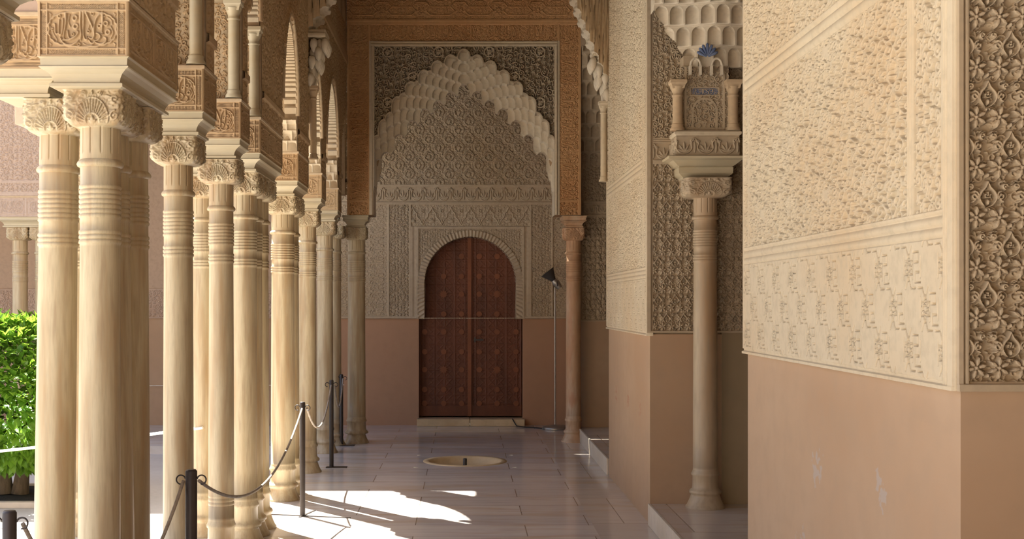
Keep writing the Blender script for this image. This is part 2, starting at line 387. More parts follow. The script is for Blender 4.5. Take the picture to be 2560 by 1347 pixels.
def make_captile(w=.25, h=.15, res=.0015):
    T = Tile(w, h, res); c = w/2
    for k in range(17):
        a = PI*(k+.0)/16; r0, r1 = .036, .066
        T.stroke([(c+r0*math.cos(a), .012+r0*1.15*math.sin(a)), (c+r1*math.cos(a+.05), .012+r1*1.45*math.sin(a+.05))], .0032, .9)
    T.stroke([(c+.070*math.cos(a), .012+.105*math.sin(a)) for a in np.linspace(0, PI, 24)], .0025)
    T.stroke([(c+.032*math.cos(a), .012+.038*math.sin(a)) for a in np.linspace(0, PI, 20)], .0025)
    T.leaf((c, .010), PI/2, .034, .010); 
    for sg in (1, -1):
        T.leaf((c, .012), PI/2-sg*.9, .024, .006); T.spiral((c+sg*.095, .040), .022, PI/2, 1.2, .0048, sg)
        T.spiral((c+sg*.095, .110), .017, -PI/2, 1.2, .0042, -sg); T.leaf((c+sg*.055, .125), PI-sg*PI*.5+sg*PI/2-.3*sg, .03, .005); T.leaf((c+sg*.112, .07), PI/2, .022, .004)
        T.spiral((c+sg*.035, .134), .010, 0, 1.1, .0032, sg)
    T.leaf((c, .128), PI/2, .018, .005); T.stroke([(0, .149), (w, .149)], .003)
    A = arabesque(w, h, res, .03, 53, .19); T.a = np.maximum(T.a, .33*crisp(A, .1, .5).a*(1-np.clip(T.a*3, 0, 1))); return T
CAPT = make_captile()
def make_strap():
    w, h = .267, .244; T = Tile(w, h, .0018); g = .0026
    for cx, cy in ((w*.25, h*.25), (w*.75, h*.75)):
        T.star((cx, cy), .040, 6, g*.8, PI/6, 1, .577); T.star((cx, cy), .026, 8, .0018, 0, .8, .6); T.ring((cx, cy), .011, .0018, .8)
        T.stroke([(cx-.022, cy+.062), (cx, cy+.028), (cx+.022, cy+.062)], g); T.stroke([(cx-.022, cy-.062), (cx, cy-.028), (cx+.022, cy-.062)], g)
        for sg in (1, -1): T.stroke([(cx+sg*.036, cy+.034), (cx+sg*.036, cy-.034)], g)
        x = cx+w*.25
        T.stroke([(x-.03, cy+.045), (x+.012, cy+.045), (x+.012, cy+.015), (x-.02, cy+.015)], g)
        T.stroke([(x+.03, cy-.045), (x-.012, cy-.045), (x-.012, cy-.015), (x+.02, cy-.015)], g)
        T.stroke([(x-.03, cy-.03), (x-.03, cy+.03)], g*.8); T.stroke([(x+.03, cy+.03), (x+.03, cy-.03)], g*.8)
        T.stroke([(cx-.03, cy+.061), (cx-.055, cy+.061)], g); T.stroke([(cx+.03, cy-.061), (cx+.055, cy-.061)], g)
    return T
STRAP = crisp(make_strap(), .1, .5)
# motto cartouche: strokes traced in a 1370 x 770 unit panel
def make_motto(full=True, res=.0014):
    s = .365/1370; T = Tile(1370*s, 775*s, res)
    def q(x, y): return ((x-60)*s, (752-y)*s)
    def st(pts, r, hg=1): T.smooth_stroke([q(*p) for p in pts], [a*s for a in r] if isinstance(r, (list, tuple)) else r*s, hg, 8*s, 5, True)
    def line(pts, r, hg=.85): T.stroke([q(*p) for p in pts], r*s, hg, 6*s, True)
    if full:
        for x in (78, 1400): line([(x, -25), (x, 752)], 26)
        for y in (-8, 738): line([(60, y), (1430, y)], 22)
        for x in (205, 1262): line([(x, 0), (x, 740)], 15)
        for y in (105, 637): line([(110, y), (1370, y)], 14)
        for (a, b_, c, d) in ((120, 110, 190, 640), (1280, 110, 1355, 640)):
            for k in range(int((d-b_)/26)+3):
                y = b_+k*26-40
                line([(a, max(b_, min(d, y))), (c, max(b_, min(d, y+70)))], 5, .6); line([(a, max(b_, min(d, y+70))), (c, max(b_, min(d, y)))], 5, .6)
        for (a, b_, c, d) in ((225, 25, 1245, 90), (225, 652, 1245, 718)):
            for k in range(int((c-a)/26)+3):
                x = a+k*26-40
                line([(max(a, min(c, x)), b_), (max(a, min(c, x+62)), d)], 5, .6); line([(max(a, min(c, x+62)), b_), (max(a, min(c, x)), d)], 5, .6)
        for cx in (155, 1317):
            for cy in (57, 685):
                for d in (-24, 0, 24): line([(cx-32, cy+d), (cx+32, cy+d)], 5, .6); line([(cx+d, cy-32), (cx+d, cy+32)], 5, .6)
        pts = []
        for k in range(161):
            a = 2*PI*k/160; e = 1+.035*abs(math.sin(11*a)); c_, s_ = math.cos(a), math.sin(a)
            pts.append((735+495*e*math.copysign(abs(c_)**.72, c_), 370+238*e*math.copysign(abs(s_)**.72, s_)))
        line(pts, 14, .9)
        for cx in (255, 1215):
            for cy in (165, 580): st([(cx-15, cy-20), (cx+10, cy), (cx-5, cy+25)], 9, .6)
    st([(1028, 148), (1034, 230), (1030, 300), (1020, 410)], [24, 20, 15, 11])
    st([(998, 150), (945, 215), (915, 300), (907, 400), (905, 470)], [22, 16, 12, 12, 12])
    st([(785, 148), (820, 215), (862, 300), (898, 390), (905, 460), (880, 505), (845, 498), (820, 480)], [20, 17, 14, 15, 16, 14, 12, 8])
    st([(748, 142), (748, 260), (745, 380), (750, 460), (775, 512), (805, 512), (795, 470)], [18, 16, 12, 12, 14, 12, 6])
    st([(705, 142), (698, 250), (702, 360), (712, 450), (703, 520)], [22, 17, 13, 13, 12])
    st([(680, 520), (640, 555), (560, 590), (480, 578), (430, 540), (400, 480)], [8, 14, 16, 15, 14, 9])
    st([(478, 150), (483, 240), (476, 330), (460, 410), (452, 490), (470, 500)], [22, 18, 13, 12, 11, 8])
    st([(437, 232), (437, 330), (428, 420), (400, 448), (380, 425), (380, 330), (385, 250)], [16, 12, 11, 13, 12, 12, 16])
    st([(380, 430), (345, 438), (328, 410), (326, 350), (322, 300), (290, 300)], [12, 14, 13, 12, 12, 8])
    st([(508, 395), (522, 460), (545, 500), (590, 490), (645, 455), (668, 415), (650, 390)], [14, 12, 12, 12, 12, 12, 8])
    st([(420, 530), (455, 520), (520, 520), (600, 495), (640, 470)], [8, 12, 12, 11, 6])
    for cx, cy, r in ((630, 330, 44), (618, 215, 44), (985, 325, 34), (1082, 290, 40), (1112, 410, 44), (590, 438, 26), (1028, 432, 18), (385, 190, 26), (880, 155, 26), (1060, 175, 24), (680, 580, 26), (280, 370, 22), (820, 400, 26)):
        T.ring(q(cx, cy), r*s*.75, r*s*.34, .8)
    st([(938, 425), (980, 440), (1000, 480), (965, 520), (925, 528)], 12)
    st([(920, 545), (965, 572), (1035, 572), (1085, 535), (1082, 490), (1045, 478)], [12, 15, 15, 13, 12, 8])
    st([(830, 520), (860, 560), (905, 560), (912, 520)], 11); st([(1150, 330), (1190, 420), (1150, 500)], 10, .7); st([(540, 170), (520, 260), (545, 330)], 10, .7)
    st([(250, 330), (300, 440), (350, 520), (330, 560)], 10, .6); st([(740, 560), (800, 590), (880, 585)], 9, .6); st([(1100, 200), (1160, 240), (1175, 300)], 10, .65)
    st([(560, 120), (600, 150), (660, 140)], 9, .6); st([(860, 260), (825, 330), (800, 420)], 9, .6)
    return T
MOTTO = make_motto()
def script_band(w=.72, h=.2, res=.0035, seed=5):
    """running inscription band: the motto's letters repeated among scrolls"""
    T = Tile(w, h, res); src = make_motto(False, .002)
    Y, X = np.mgrid[0:T.ny, 0:T.nx]; u = (X+.5)*T.dx; v = (Y+.5)*T.dy
    k = src.h/h; T.a = src.sample(.05+(u*k) % (.27), v*k*.78+.028)
    A = arabesque(.72, .2, .0035, .04, 77, .2); T.a = np.maximum(T.a, .5*A.a[:T.ny, :T.nx]); return T
BAND = script_band()
def make_sebka(w=.30, h=.26, res=.004):
    T = Tile(w, h, res)
    for ox, oz in ((0, 0), (w/2, h/2)):
        for sg in (1, -1):
            T.smooth_stroke([(ox, oz+h*.5), (ox+sg*w*.10, oz+h*.40), (ox+sg*w*.16, oz+h*.36), (ox+sg*w*.25, oz+h*.25), (ox+sg*w*.22, oz+h*.12), (ox+sg*w*.25, oz)], .007, k=4)
        T.leaf((ox, oz-.045), PI/2, .075, .014); T.spiral((ox+.03, oz+.02), .018, 0, 1.1, .005); T.spiral((ox-.03, oz+.02), .018, PI, 1.1, .005, -1)
        T.ring((ox, oz+h*.33), .012, .005)
    return T
SEBKA = make_sebka()
def make_palmette(w=.15, h=.13, res=.002):
    T = Tile(w, h, res); c = w/2
    for a in (-1.1, -.55, 0, .55, 1.1): T.leaf((c, .02), PI/2+a, .075-.012*abs(a), .009)
    for sg in (1, -1):
        T.smooth_stroke([(c, .012), (c+sg*.03, .02), (c+sg*.055, .05), (c+sg*.05, .085), (c+sg*.068, .11)], .0045, k=4); T.spiral((c+sg*.055, .1), .013, 0, 1, .004, sg)
    T.leaf((0, .02), PI/2, .08, .011); T.ring((0, .11), .01, .004)
    return T
PALM = make_palmette()
ARCADE_T = crisp(arabesque(.44, .36, .003, .055, 23, .19), .1, .55)
SPAND = arabesque(.52, .52, .004, .060, 31, .2, False)
for c in ((.13, .13), (.39, .39)): SPAND.ring(c, .05, .01, 1); SPAND.flower(c, .04, 8, 0)

# ------------------------------------------------------------------ relief surfaces
def relief(name, O, U, V, N, w_, h_, nu, nv, Hf, m, parent=None, skirt=.03, hole=None):
    O = np.array(O, float); U = np.array(U, float); V = np.array(V, float); N = np.array(N, float)
    u = np.linspace(0, w_, nu) if np.isscalar(nu) else nu; v = np.linspace(0, h_, nv) if np.isscalar(nv) else nv
    if skirt: u = np.concatenate([[0], u, [w_]]); v = np.concatenate([[0], v, [h_]])
    UU, VV = np.meshgrid(u, v); H = np.array(Hf(UU, VV), float)+np.zeros_like(UU)
    if skirt: H[0, :] = H[-1, :] = -skirt; H[:, 0] = H[:, -1] = -skirt
    co = (O+UU[..., None]*U+VV[..., None]*V+H[..., None]*N).reshape(-1, 3)
    f = grid_faces(len(v), len(u))
    if np.dot(np.cross(U, V), N) < 0: f = f[:, ::-1]
    if hole is not None:
        hm = hole(UU, VV).reshape(-1); f = f[hm[f].sum(1) < 4]
    return link(name, np_mesh(name, co, f, False), m, parent)
def wh(conds, default):
    """compose height fields: first matching condition wins"""
    out = default
    for c, v in reversed(conds): out = np.where(c, v, out)
    return out
def mould(t, a, b_, prof=None):
    """little stepped moulding between a and b_ of coordinate t"""
    q = np.clip((t-a)/(b_-a), 0, 1); return .006+.010*np.abs(np.sin(q*PI*2.5))**.7
XP = (1, 0, 0); YP = (0, 1, 0); ZP = (0, 0, 1); XN = (-1, 0, 0); YN = (0, -1, 0)

# ================================================================== FLOOR AND GROUND
BX, BY, BR = .01, 12.55, .425
fm = MB()
sq = .5
vs = []; fs = []; n = 64
for k in range(n):
    a = 2*PI*(k+.5)/n; c, s_ = math.cos(a), math.sin(a); t = sq/max(abs(c), abs(s_))
    vs += [(BX+BR*c, BY+BR*s_, 0), (BX+t*c, BY+t*s_, 0)]
for k in range(n): k2 = (k+1) % n; fs.append((2*k, 2*k+1, 2*k2+1, 2*k2))
fm.add(vs, fs)
def rect(x0, y0, x1, y1, z=0): fm.add([(x0, y0, z), (x1, y0, z), (x1, y1, z), (x0, y1, z)], [(0, 1, 2, 3)])
XB = .93
rect(-1.86, -4, XB, BY-sq); rect(-1.86, BY+sq, XB, 16.3); rect(-1.86, BY-sq, BX-sq, BY+sq); rect(BX+sq, BY-sq, XB, BY+sq)
fm.add([(-1.86, -4, -.09), (-1.86, 16.3, -.09), (-1.86, 16.3, 0), (-1.86, -4, 0)], [(0, 1, 2, 3)])
floor = fm.build('floor', M['floor']); tag(floor, kind='structure')
# corner gaps of the radial ring
fb = MB(); fb.add([(XB, -4, 0), (1.36, -4, 0), (1.36, 16.3, 0), (XB, 16.3, 0)], [(0, 1, 2, 3)])
tag(fb.build('floor', M['floor_b']), kind='structure')
pv = MB(); pv.box(-4.6, 4.9, -.3, -1.862, 9.05, 0)
tag(pv.build('floor', M['floor_c']), kind='structure')
gv = MB(); gv.box(-12, 13.85, -.3, -1.862, 16.3, 0)
tag(gv.build('floor', M['floor_c']), kind='structure')
ct = MB(); ct.add([(-30, -12, -.09), (-1.8, -12, -.09), (-1.8, 20, -.09), (-30, 20, -.09)], [(0, 1, 2, 3)])
tag(ct.build('ground', M['court']), kind='structure')
# raised marble floors of the two rooms on the right, with their kerbs
for (y0, y1) in ((-4, 2.6), (5.9, 9.06), (11.5, 14.46)):
    k = MB(); k.box(1.345, y0, 0, 5.5, y1, .15); o = k.build('floor', M['floor_b']); tag(o, kind='structure')
for i, (y0, y1) in enumerate(((5.88, 8.94), (11.52, 14.44))):
    k = MB(); L = (y1-y0)/3
    for j in range(3): k.box(1.325, y0+j*L+.003, 0, 1.344, y0+(j+1)*L-.003, .155)
    tag(k.build('baseboard_right', M['step'], bevel=.003), kind='structure')

# ================================================================== RIGHT WALL: piers
DZ = 1.362
wr = empty('wall_right', (0, 0, 0), kind='structure')
def right_pier(Y0, Y1, fine, tone, first=False):
    core = MB(); core.box(1.343, Y0+.008, 0, 2.6, Y1-.004, DZ+.012); core.build('dado_body', M['dado'], wr)
    core = MB(); core.box(1.365, Y0+.035, DZ+.010, 2.6, Y1-.004, 6.2); core.build('pier_body', M['greyed'], wr)
    # side face seen along the passage
    L = Y1-Y0
    def H(u, v):
        z = v+DZ; y = Y0+u
        edge = .075
        def strip(a, b_, T, d): return ((u >= a) & (u < b_)), T.sample(u-a+.02, z)*d+.002
        strapH = .014-.016*STRAP.sample(L-u+.02, z-1.40)
        main = DENSE.sample(u*.52, z-1.865)*.016-.004
        up = ARCADE_T.sample(u*.7, z*1.2)*.016-.004
        vst = ARAB.sample((u-.10)*1.1, (z-1.86)*1.1)*.016-.004
        near = .30 if first else .20; far = L-.11
        lowband = (z < 1.78)
        return wh([
            (z < DZ+.012, .020), ((u > L-.03) & (z > 1.385), .016), (u < edge*.45, .018), (u < edge, mould(u, edge*.45, edge)),
            ((z < 1.385), .010), (lowband & (u > edge+.006), strapH), (lowband, .004),
            (z < 1.86, mould(z, 1.78, 1.86)),
            (u < edge+.02, .012), ((u < near), vst), (u < near+.05, mould(u, near, near+.05)),
            ((u > far) & (z < 2.58), np.where(u < far+.03, .012, vst)),
            (z < 2.565, main), (z < 2.665, mould(z, 2.565, 2.665))], up)
    ztop = 3.15 if first else 4.35
    relief('carved_side', (1.335, Y0, DZ), YP, ZP, XN, L, ztop-DZ, 1/np.linspace(1/Y0, 1/Y1, 720 if fine else 260)-Y0, int((ztop-DZ)/(.0022 if fine else .0036)), H, M[tone], wr)
right_pier(3.345, 5.87, True, 'cream_pale', True)
right_pier(8.945, 11.5, False, 'cream_pale')
# pier fronts (they face back along the passage)
def H(u, v):
    z = v+DZ
    return wh([(z < DZ+.02, .022), (u < .014, .018), (u < .02, .004), (u < .028, .016), (z < DZ+.026, .004)], FLORAL.sample(u-.02, z-1.395)*.030-.016)
relief('carved_front', (1.328, 3.345, DZ), XP, ZP, YN, 1.25, 1.97, np.concatenate([np.linspace(0, .25, 190), np.linspace(.256, 1.25, 160)]), np.concatenate([np.linspace(0, 1.1, 700), np.linspace(1.106, 1.97, 170)]), H, M['greyed'], wr)
mm = MB(); mm.box(1.323, 3.341, DZ, 1.345, 3.37, 3.2); mm.build('corner_bead', M['cream_pale'], wr, .004)
def H(u, v):
    z = v+1.385
    fr = PALM.sample(u-.05, z-2.625)*.014
    top = ARAB.sample(u*1.25+.06, z*1.25)*.022-.006
    return wh([(z < 1.40, .02), (u < .03, .022), (u < .045, .006), (z < 2.60, FLORAL2.sample(u-.02, z-1.40)*.028-.012), (z < 2.63, .018), (z < 2.75, fr+.002), (z < 2.79, mould(z, 2.75, 2.79))], top)
relief('jamb_carving', (1.318, 8.948, 1.385), XP, ZP, YN, .92, 2.6, 330, 860, H, M['greyed'], wr)
relief('jamb_carving', (1.34, 14.46, 1.385), XP, ZP, YN, .7, 2.6, 130, 400, H, M['greyed'], wr)

j = MB(); j.box(1.86, 8.946, .15, 2.6, 8.96, 1.385); j.build('jamb_dado', M['dado_ochre'], wr)
j = MB(); j.box(1.345, 14.465, 0, 3.4, 14.8, 1.39); j.build('jamb_dado', M['dado'], wr); j = MB(); j.box(1.345, 14.50, 1.385, 3.4, 14.8, 6.0); j.build('jamb', M['greyed'], wr)
j = MB(); j.box(1.325, 5.86, 4.5, 1.7, 8.96, 6.2); j.box(1.325, 11.49, 4.5, 1.7, 14.47, 6.2); j.box(1.325, 2.6, 3.34, 1.7, 3.36, 6.2); j.box(1.325, -4, 3.3, 1.7, 2.6, 6.2)
j.build('lintel', M['cream'], wr)
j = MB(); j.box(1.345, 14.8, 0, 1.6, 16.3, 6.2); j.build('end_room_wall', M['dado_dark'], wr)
j = MB(); j.box(5.3, -4, 0, 5.5, 15, 6); j.box(1.4, -4.2, 0, 5.5, -4, 6); j.box(1.4, 14.8, 0, 5.5, 15, 6); j.build('inner_room_wall', M['plain'], wr)
spots(M['dado'], [((1.343, 4.72, .97), .30, .34), ((1.343, 3.98, .98), .20, .34), ((1.343, 4.02, 1.02), .12, .25), ((1.343, 4.9, .6), .5, .36)], (.38, .325, .285))

spots(M['dado'], [((1.343, 10.95, .80), .5, .42), ((1.343, 10.15, .80), .4, .40), ((1.343, 9.46, .79), .4, .42)], (.36, .17, .10))

# ================================================================== COLUMNS
def shaft_profile(R, z0=.285, z1=2.16):
    p = [(R*1.04, z0), (R*1.03, z0+.02)]
    rings = [1.850, 1.870, 1.890, 1.955, 1.975, 1.995, 2.015, 2.035, 2.055, 2.075]
    for k in range(9): t = k/8; p.append((R*(1.03-.06*t**1.5), z0+.02+(1.83-z0-.02)*t))
    for zr in rings: p += [(R*.972, zr-.009), (R*1.018, zr-.006), (R*1.03, zr), (R*1.018, zr+.006), (R*.972, zr+.009)]
    p.append((R*.97, z1)); return p
BASE = [(.140, 0), (.140, .012), (.132, .02), (.116, .055), (.104, .09), (.100, .10), (.112, .108), (.115, .122), (.108, .134), (.096, .142), (.092, .16), (.090, .235), (.098, .243), (.100, .256), (.094, .266), (.088, .285)]
def capital_mesh(R, half, z0, z1, z2, seed, flutes=True):
    """necking z0..z1 round, then flaring into a carved square block up to z2"""
    nu, nv = 260, 84
    th = np.linspace(0, 2*PI, nu, endpoint=False); v = np.linspace(0, 1, nv)
    zc = z0+(z2-z0)*v; T_, Z_ = np.meshgrid(th, zc)
    q = np.clip((Z_-z1)/(z2-z1), 0, 1)
    c, s_ = np.cos(T_), np.sin(T_)
    sqr = half/np.maximum(np.abs(c), np.abs(s_)); cir = R*1.0
    b_ = np.clip(q*3.0, 0, 1); b_ = np.sqrt(np.clip(1-(1-b_)**2, 0, 1))
    pw = 1/(np.abs(c)**14+np.abs(s_)**14)**(1/14)*half*1.0
    rad = cir*(1-b_)+pw*b_
    # perimeter coordinate for carving
    per = np.where(np.abs(c) > np.abs(s_), s_/np.abs(c), c/np.abs(s_))*half
    carve = CAPT.sample(per/half*.125+.125, (Z_-z1)/(z2-z1)*.149)*.011-.010
    fl = np.where(q <= 0, -.0045*np.clip(1-np.abs(((T_*12/(2*PI)+seed) % 1)-.5)*9, 0, 1)*np.clip((Z_-z0-.02)/.012, 0, 1), 0)
    rad = rad+carve*np.clip(q*6, 0, 1)+fl
    co = np.stack([rad*c, rad*s_, Z_], -1).reshape(-1, 3)
    return np_mesh('capital', co, grid_faces(nv, nu, True))
def make_column(R, z=0.0, mk='marble', half=.125, name='marble_column', z1=2.16):
    root = bpy.data.objects.new(name, None); root.empty_display_size = .1
    parts = []
    k = R/.085
    m = MB(); m.lathe([(r*k if zz > .1 else .14*min(k, 1.0)*r/.14, zz) for r, zz in BASE]); parts.append(('base', m))
    m = MB(); m.lathe(shaft_profile(R), n=48); parts.append(('shaft', m))
    m = MB(); m.lathe([(R*.97, 2.155), (R*1.10, 2.16), (R*1.14, 2.169), (R*1.10, 2.178), (R*.98, 2.188)]); parts.append(('neck_ring', m))
    COL.objects.link(root)
    for nm, mb in parts: mb.build(nm, M[mk], root)
    link('capital', capital_mesh(R*.98, half, 2.186, 2.315, 2.46, random.random()*6), M[mk], root)
    return root
PROTO = {}
def column(x, y, R, label, group=None, z=0, mk='marble', half=.125, lean=0, turn=0):
    key = (round(R, 3), mk, half)
    if key not in PROTO: o = make_column(R, 0, mk, half); PROTO[key] = o
    else:
        src = PROTO[key]; o = src.copy(); COL.objects.link(o)
        for ch in list(src.children): c = ch.copy(); COL.objects.link(c); c.parent = o
    o.location = (x, y, z); o.rotation_euler = (0, lean, turn*PI/2)
    return tag(o, label, 'column', group)
G = 'slender marble columns of the arcade on the left'
COLS = [
 (-1.500, 3.68, .085, 'marble column mostly outside the frame, only its dark capital showing in the top left corner'),
 (-1.500, 5.09, .083, 'nearest full marble column on the left, front right shaft of the nearest cluster under the inscribed block'),
 (-1.500, 5.34, .083, 'shaded marble column wedged directly behind the front shaft of the nearest cluster'),
 (-1.500, 5.59, .083, 'rearmost shaded marble column of the nearest cluster, partly hidden by two shafts'),
 (-1.770, 5.34, .083, 'marble column beside the orange tree, outermost left shaft of the nearest cluster'),
 (-1.497, 6.50, .077, 'single pale marble column standing alone just behind the first dark barrier post'),
 (-1.474, 7.53, .075, 'single marble column with triple rings at its foot, overlapping the left edge of a thick cluster'),
 (-1.475, 8.30, .088, 'front shaft of the second column cluster, wide pale marble lit warm'),
 (-1.475, 8.56, .083, 'middle shaft of the second column cluster, mostly hidden behind the front one'),
 (-1.475, 8.84, .083, 'rear shaft of the second column cluster, its flared foot nearest the sun patch'),
 (-1.800, 8.56, .080, 'brightly sunlit marble column showing as a strip left of the column with triple foot rings'),
 (-2.690, 8.60, .080, 'sunlit pavilion column showing as a thin bright strip right of the tree side column'),
 (-1.475, 10.10, .094, 'bright marble column whose left edge is in full sun, behind the middle barrier post'),
 (-1.475, 10.42, .088, 'marble column tucked directly behind the brightest sunlit column'),
 (-1.490, 11.75, .090, 'marble column with shaded right side between the sunlit column and the third barrier post'),
 (-1.490, 13.27, .088, 'slim pale marble column just left of the third barrier post'),
 (-1.462, 13.96, .080, 'thin dark marble column farthest in the row, beside the farthest barrier post'),
]
for i, (x, y, R, lb) in enumerate(COLS):
    o = column(x, y, R, lb, G, lean=(.012 if 4.9 < y < 5.7 else 0), turn=i % 4)
    if y == 7.53:
        m = MB(); m.lathe([(.074, .36)]+[(.0755+.0035*math.sin(q*PI/4)**2*1.0, .37+q*.006) for q in range(13)]+[(.074, .455)], n=40); m.build('foot_rings', M['marble'], o)
column(-1.232, 14.22, .100, 'marble column carrying the left foot of the muqarnas arch', 'columns carrying the muqarnas arch')
column(1.262, 14.30, .085, 'red stained and flaking marble column carrying the right foot of the muqarnas arch', 'columns carrying the muqarnas arch', mk='marble_red')
column(-5.10, 14.25, .085, 'distant marble column of the far gallery, seen whole left above the orange tree', 'far gallery columns')
column(-4.84, 14.25, .085, 'distant far gallery column half hidden behind the tree side shaft', 'far gallery columns')
pc = column(1.712, 8.80, .084, 'tall brown streaked marble column standing against the carved portal jamb on the right', None, z=.15, mk='gcolumn', half=.165)
pc.scale = (1, 1, .945)

# ------------------------------------------------------------------ impost blocks on the columns
ABAC = [(-.048, 2.461), (-.036, 2.466), (-.036, 2.478), (-.050, 2.484), (-.046, 2.500), (-.036, 2.516), (-.018, 2.530), (-.006, 2.536), (-.003, 2.540), (-.010, 2.546), (-.008, 2.572), (.0, 2.578)]
def impost(cx, cy, hx, hy, label, fine=1, group='carved plaster blocks on the capitals', tone='ochre', z=0, tall=.222):
    r = empty('impost_block', (cx, cy, 2.461+z), label, 'block', group)
    def P(o): o.location = (0, 0, -2.461); return o
    a = MB(); a.rectloft(0, 0, hx, hy, ABAC); P(a.build('abacus', M['marble_pale'], r))
    # carved body: four relief faces
    z0, z1 = 2.578, 2.578+tall; d = .0115
    core = MB(); core.box(-hx+.012, -hy+.012, z0, hx-.012, hy-.012, z1)
    P(core.build('block_body', M[tone], r))
    for (O, U, N, L) in (((-hx, -hy, z0), XP, YN, 2*hx), ((hx, -hy, z0), YP, XP, 2*hy), ((hx, hy, z0), XN, YP, 2*hx), ((-hx, hy, z0), YN, XN, 2*hy)):
        res = .0022*fine
        if U[1] != 0: res *= 2
        reps = max(1, round(L/.36)); 
        def Hf(u, v, L=L, reps=reps): return MOTTO.sample(u*reps/L*MOTTO.w, v/tall*MOTTO.h)*d-d
        O = tuple(O[i]+0*N[i] for i in range(3))
        P(relief('carved_face', O, U, ZP, N, L, tall, max(20, int(L/res)), max(20, int(tall/(.0022*fine))), Hf, M[tone], r, skirt=.012))
    t = MB(); t.rectloft(0, 0, hx, hy, [(.001, z1-.004), (.004, z1), (.004, z1+.012), (-.004, z1+.018)]); P(t.build('top_fillet', M['cream'], r))
    return r
impost(-1.500, 3.68, .17, .17, 'dark impost block at the very top left corner, nearest the camera', 2)
impost(-1.512, 5.345, .182, .425, 'large impost block with framed inscription over the nearest column cluster', 1)
impost(-1.86, 5.345, .155, .17, 'impost block on the outermost shaft of the nearest cluster, behind the framed inscription block', 1.3)
impost(-1.497, 6.50, .168, .165, 'small inscribed impost block on the lone column behind the first post', 1.2)
impost(-1.487, 7.53, .16, .155, 'small inscribed impost block on the column with triple foot rings', 1.3)
impost(-1.487, 8.58, .16, .49, 'long impost block over the second column cluster', 1.5)
impost(-1.82, 8.56, .155, .17, 'impost block left of the long block of the second cluster', 2)
impost(-2.69, 8.60, .17, .17, 'impost block of the pavilion column behind the nearest cluster', 3)
impost(-1.487, 10.265, .16, .335, 'sunlit impost block over the brightest pair of columns', 1.6)
impost(-1.487, 11.76, .16, .175, 'impost block over the column beyond the bright pair', 2)
impost(-1.487, 13.27, .16, .175, 'impost block over the slim pale column near the third post', 2.4)
impost(-1.515, 13.96, .12, .11, 'narrow impost block over the thin farthest column of the row', 3)

# ================================================================== LEFT WALL: arcade over the columns
# bays: (y0, y1, spring, apex, colonnettes)
BAYS = [(1.2, 3.5, 3.1, 4.1, 0), (3.86, 4.91, 3.39, 4.25, 1), (5.78, 6.33, 3.40, 3.95, 1), (6.67, 7.37, 3.40, 4.05, 1), (7.69, 8.085, 3.40, 3.85, 1),
        (9.075, 9.925, 3.06, 3.77, 0), (10.605, 11.58, 3.10, 3.72, 0), (11.94, 13.09, 3.10, 3.83, 0), (13.45, 13.88, 3.1, 3.6, 0)]
wlft = empty('wall_left', (0, 0, 0), kind='structure')
def bottom(y):
    y = np.asarray(y, float); z = np.full(y.shape, 2.815)
    for (a, b_, sp, ap, cn) in BAYS:
        t = np.clip((y-a)/(b_-a), 0, 1); d = np.abs(2*t-1)
        prof = sp+(ap-sp)*(1-d**2.0)**.62+.0
        sc = .018*np.abs(np.sin(t*PI*13))
        z = np.where((y >= a) & (y <= b_), prof+sc, z)
        if cn: z = np.where(((y > a-.075) & (y < a)) | ((y > b_) & (y < b_+.075)), sp, z)
    return z
X0, X1 = -1.66, -1.335
ys = [-3.0]
for (a, b_, *_r) in BAYS: ys += [a-.0751, a-.0749, a-.0005] + list(np.linspace(a, b_, 96)) + [b_+.0005, b_+.0749, b_+.0751]
ys += [14.05]; ys = np.array(sorted(set(ys))); ys = ys[(ys >= -3) & (ys <= 14.05)]; zb = bottom(ys); n = len(ys)
top = 6.2
co = np.concatenate([np.stack([np.full(n, X1), ys, zb], -1), np.stack([np.full(n, X1), ys, np.full(n, top)], -1), np.stack([np.full(n, X0), ys, zb], -1), np.stack([np.full(n, X0), ys, np.full(n, top)], -1)])
i = np.arange(n-1)
F = np.concatenate([np.stack([i, i+1, i+1+n, i+n], -1), np.stack([i+2*n+1, i+2*n, i+3*n, i+3*n+1], -1), np.stack([i+2*n, i+2*n+1, i+1, i], -1), np.stack([i+n, i+n+1, i+3*n+1, i+3*n], -1)])
o = link('spandrel_wall', np_mesh('spandrel_wall', co, F, False), M['cream'], wlft)
# carved skin on the passage side
yy0, yy1 = 4.92, 14.04
def H(u, v):
    y = u+yy0; z = v+2.82
    h = ARCADE_T.sample(u*.7, z)*.011
    zbv = bottom(y)
    ed = (bottom(y+.02) > z) | (bottom(y-.02) > z)
    rim = (z-zbv < .075) & (zbv > 2.9)
    h = np.where(rim, .016+.008*np.abs(np.sin((z-zbv)/.075*PI*2)), h)
    h = np.where(ed, .004, h)
    h = np.where((np.abs(z-4.35) < .05) | (np.abs(z-2.97) < .022), .02, h)
    return h
def hole(u, v): return (v+2.82) < bottom(u+yy0)
relief('carved_skin', (X1+.001, yy0, 2.82), YP, ZP, XP, yy1-yy0, 1.9, int((yy1-yy0)/.011), int(1.9/.0065), H, M['ochre'], wlft, skirt=.004, hole=hole)
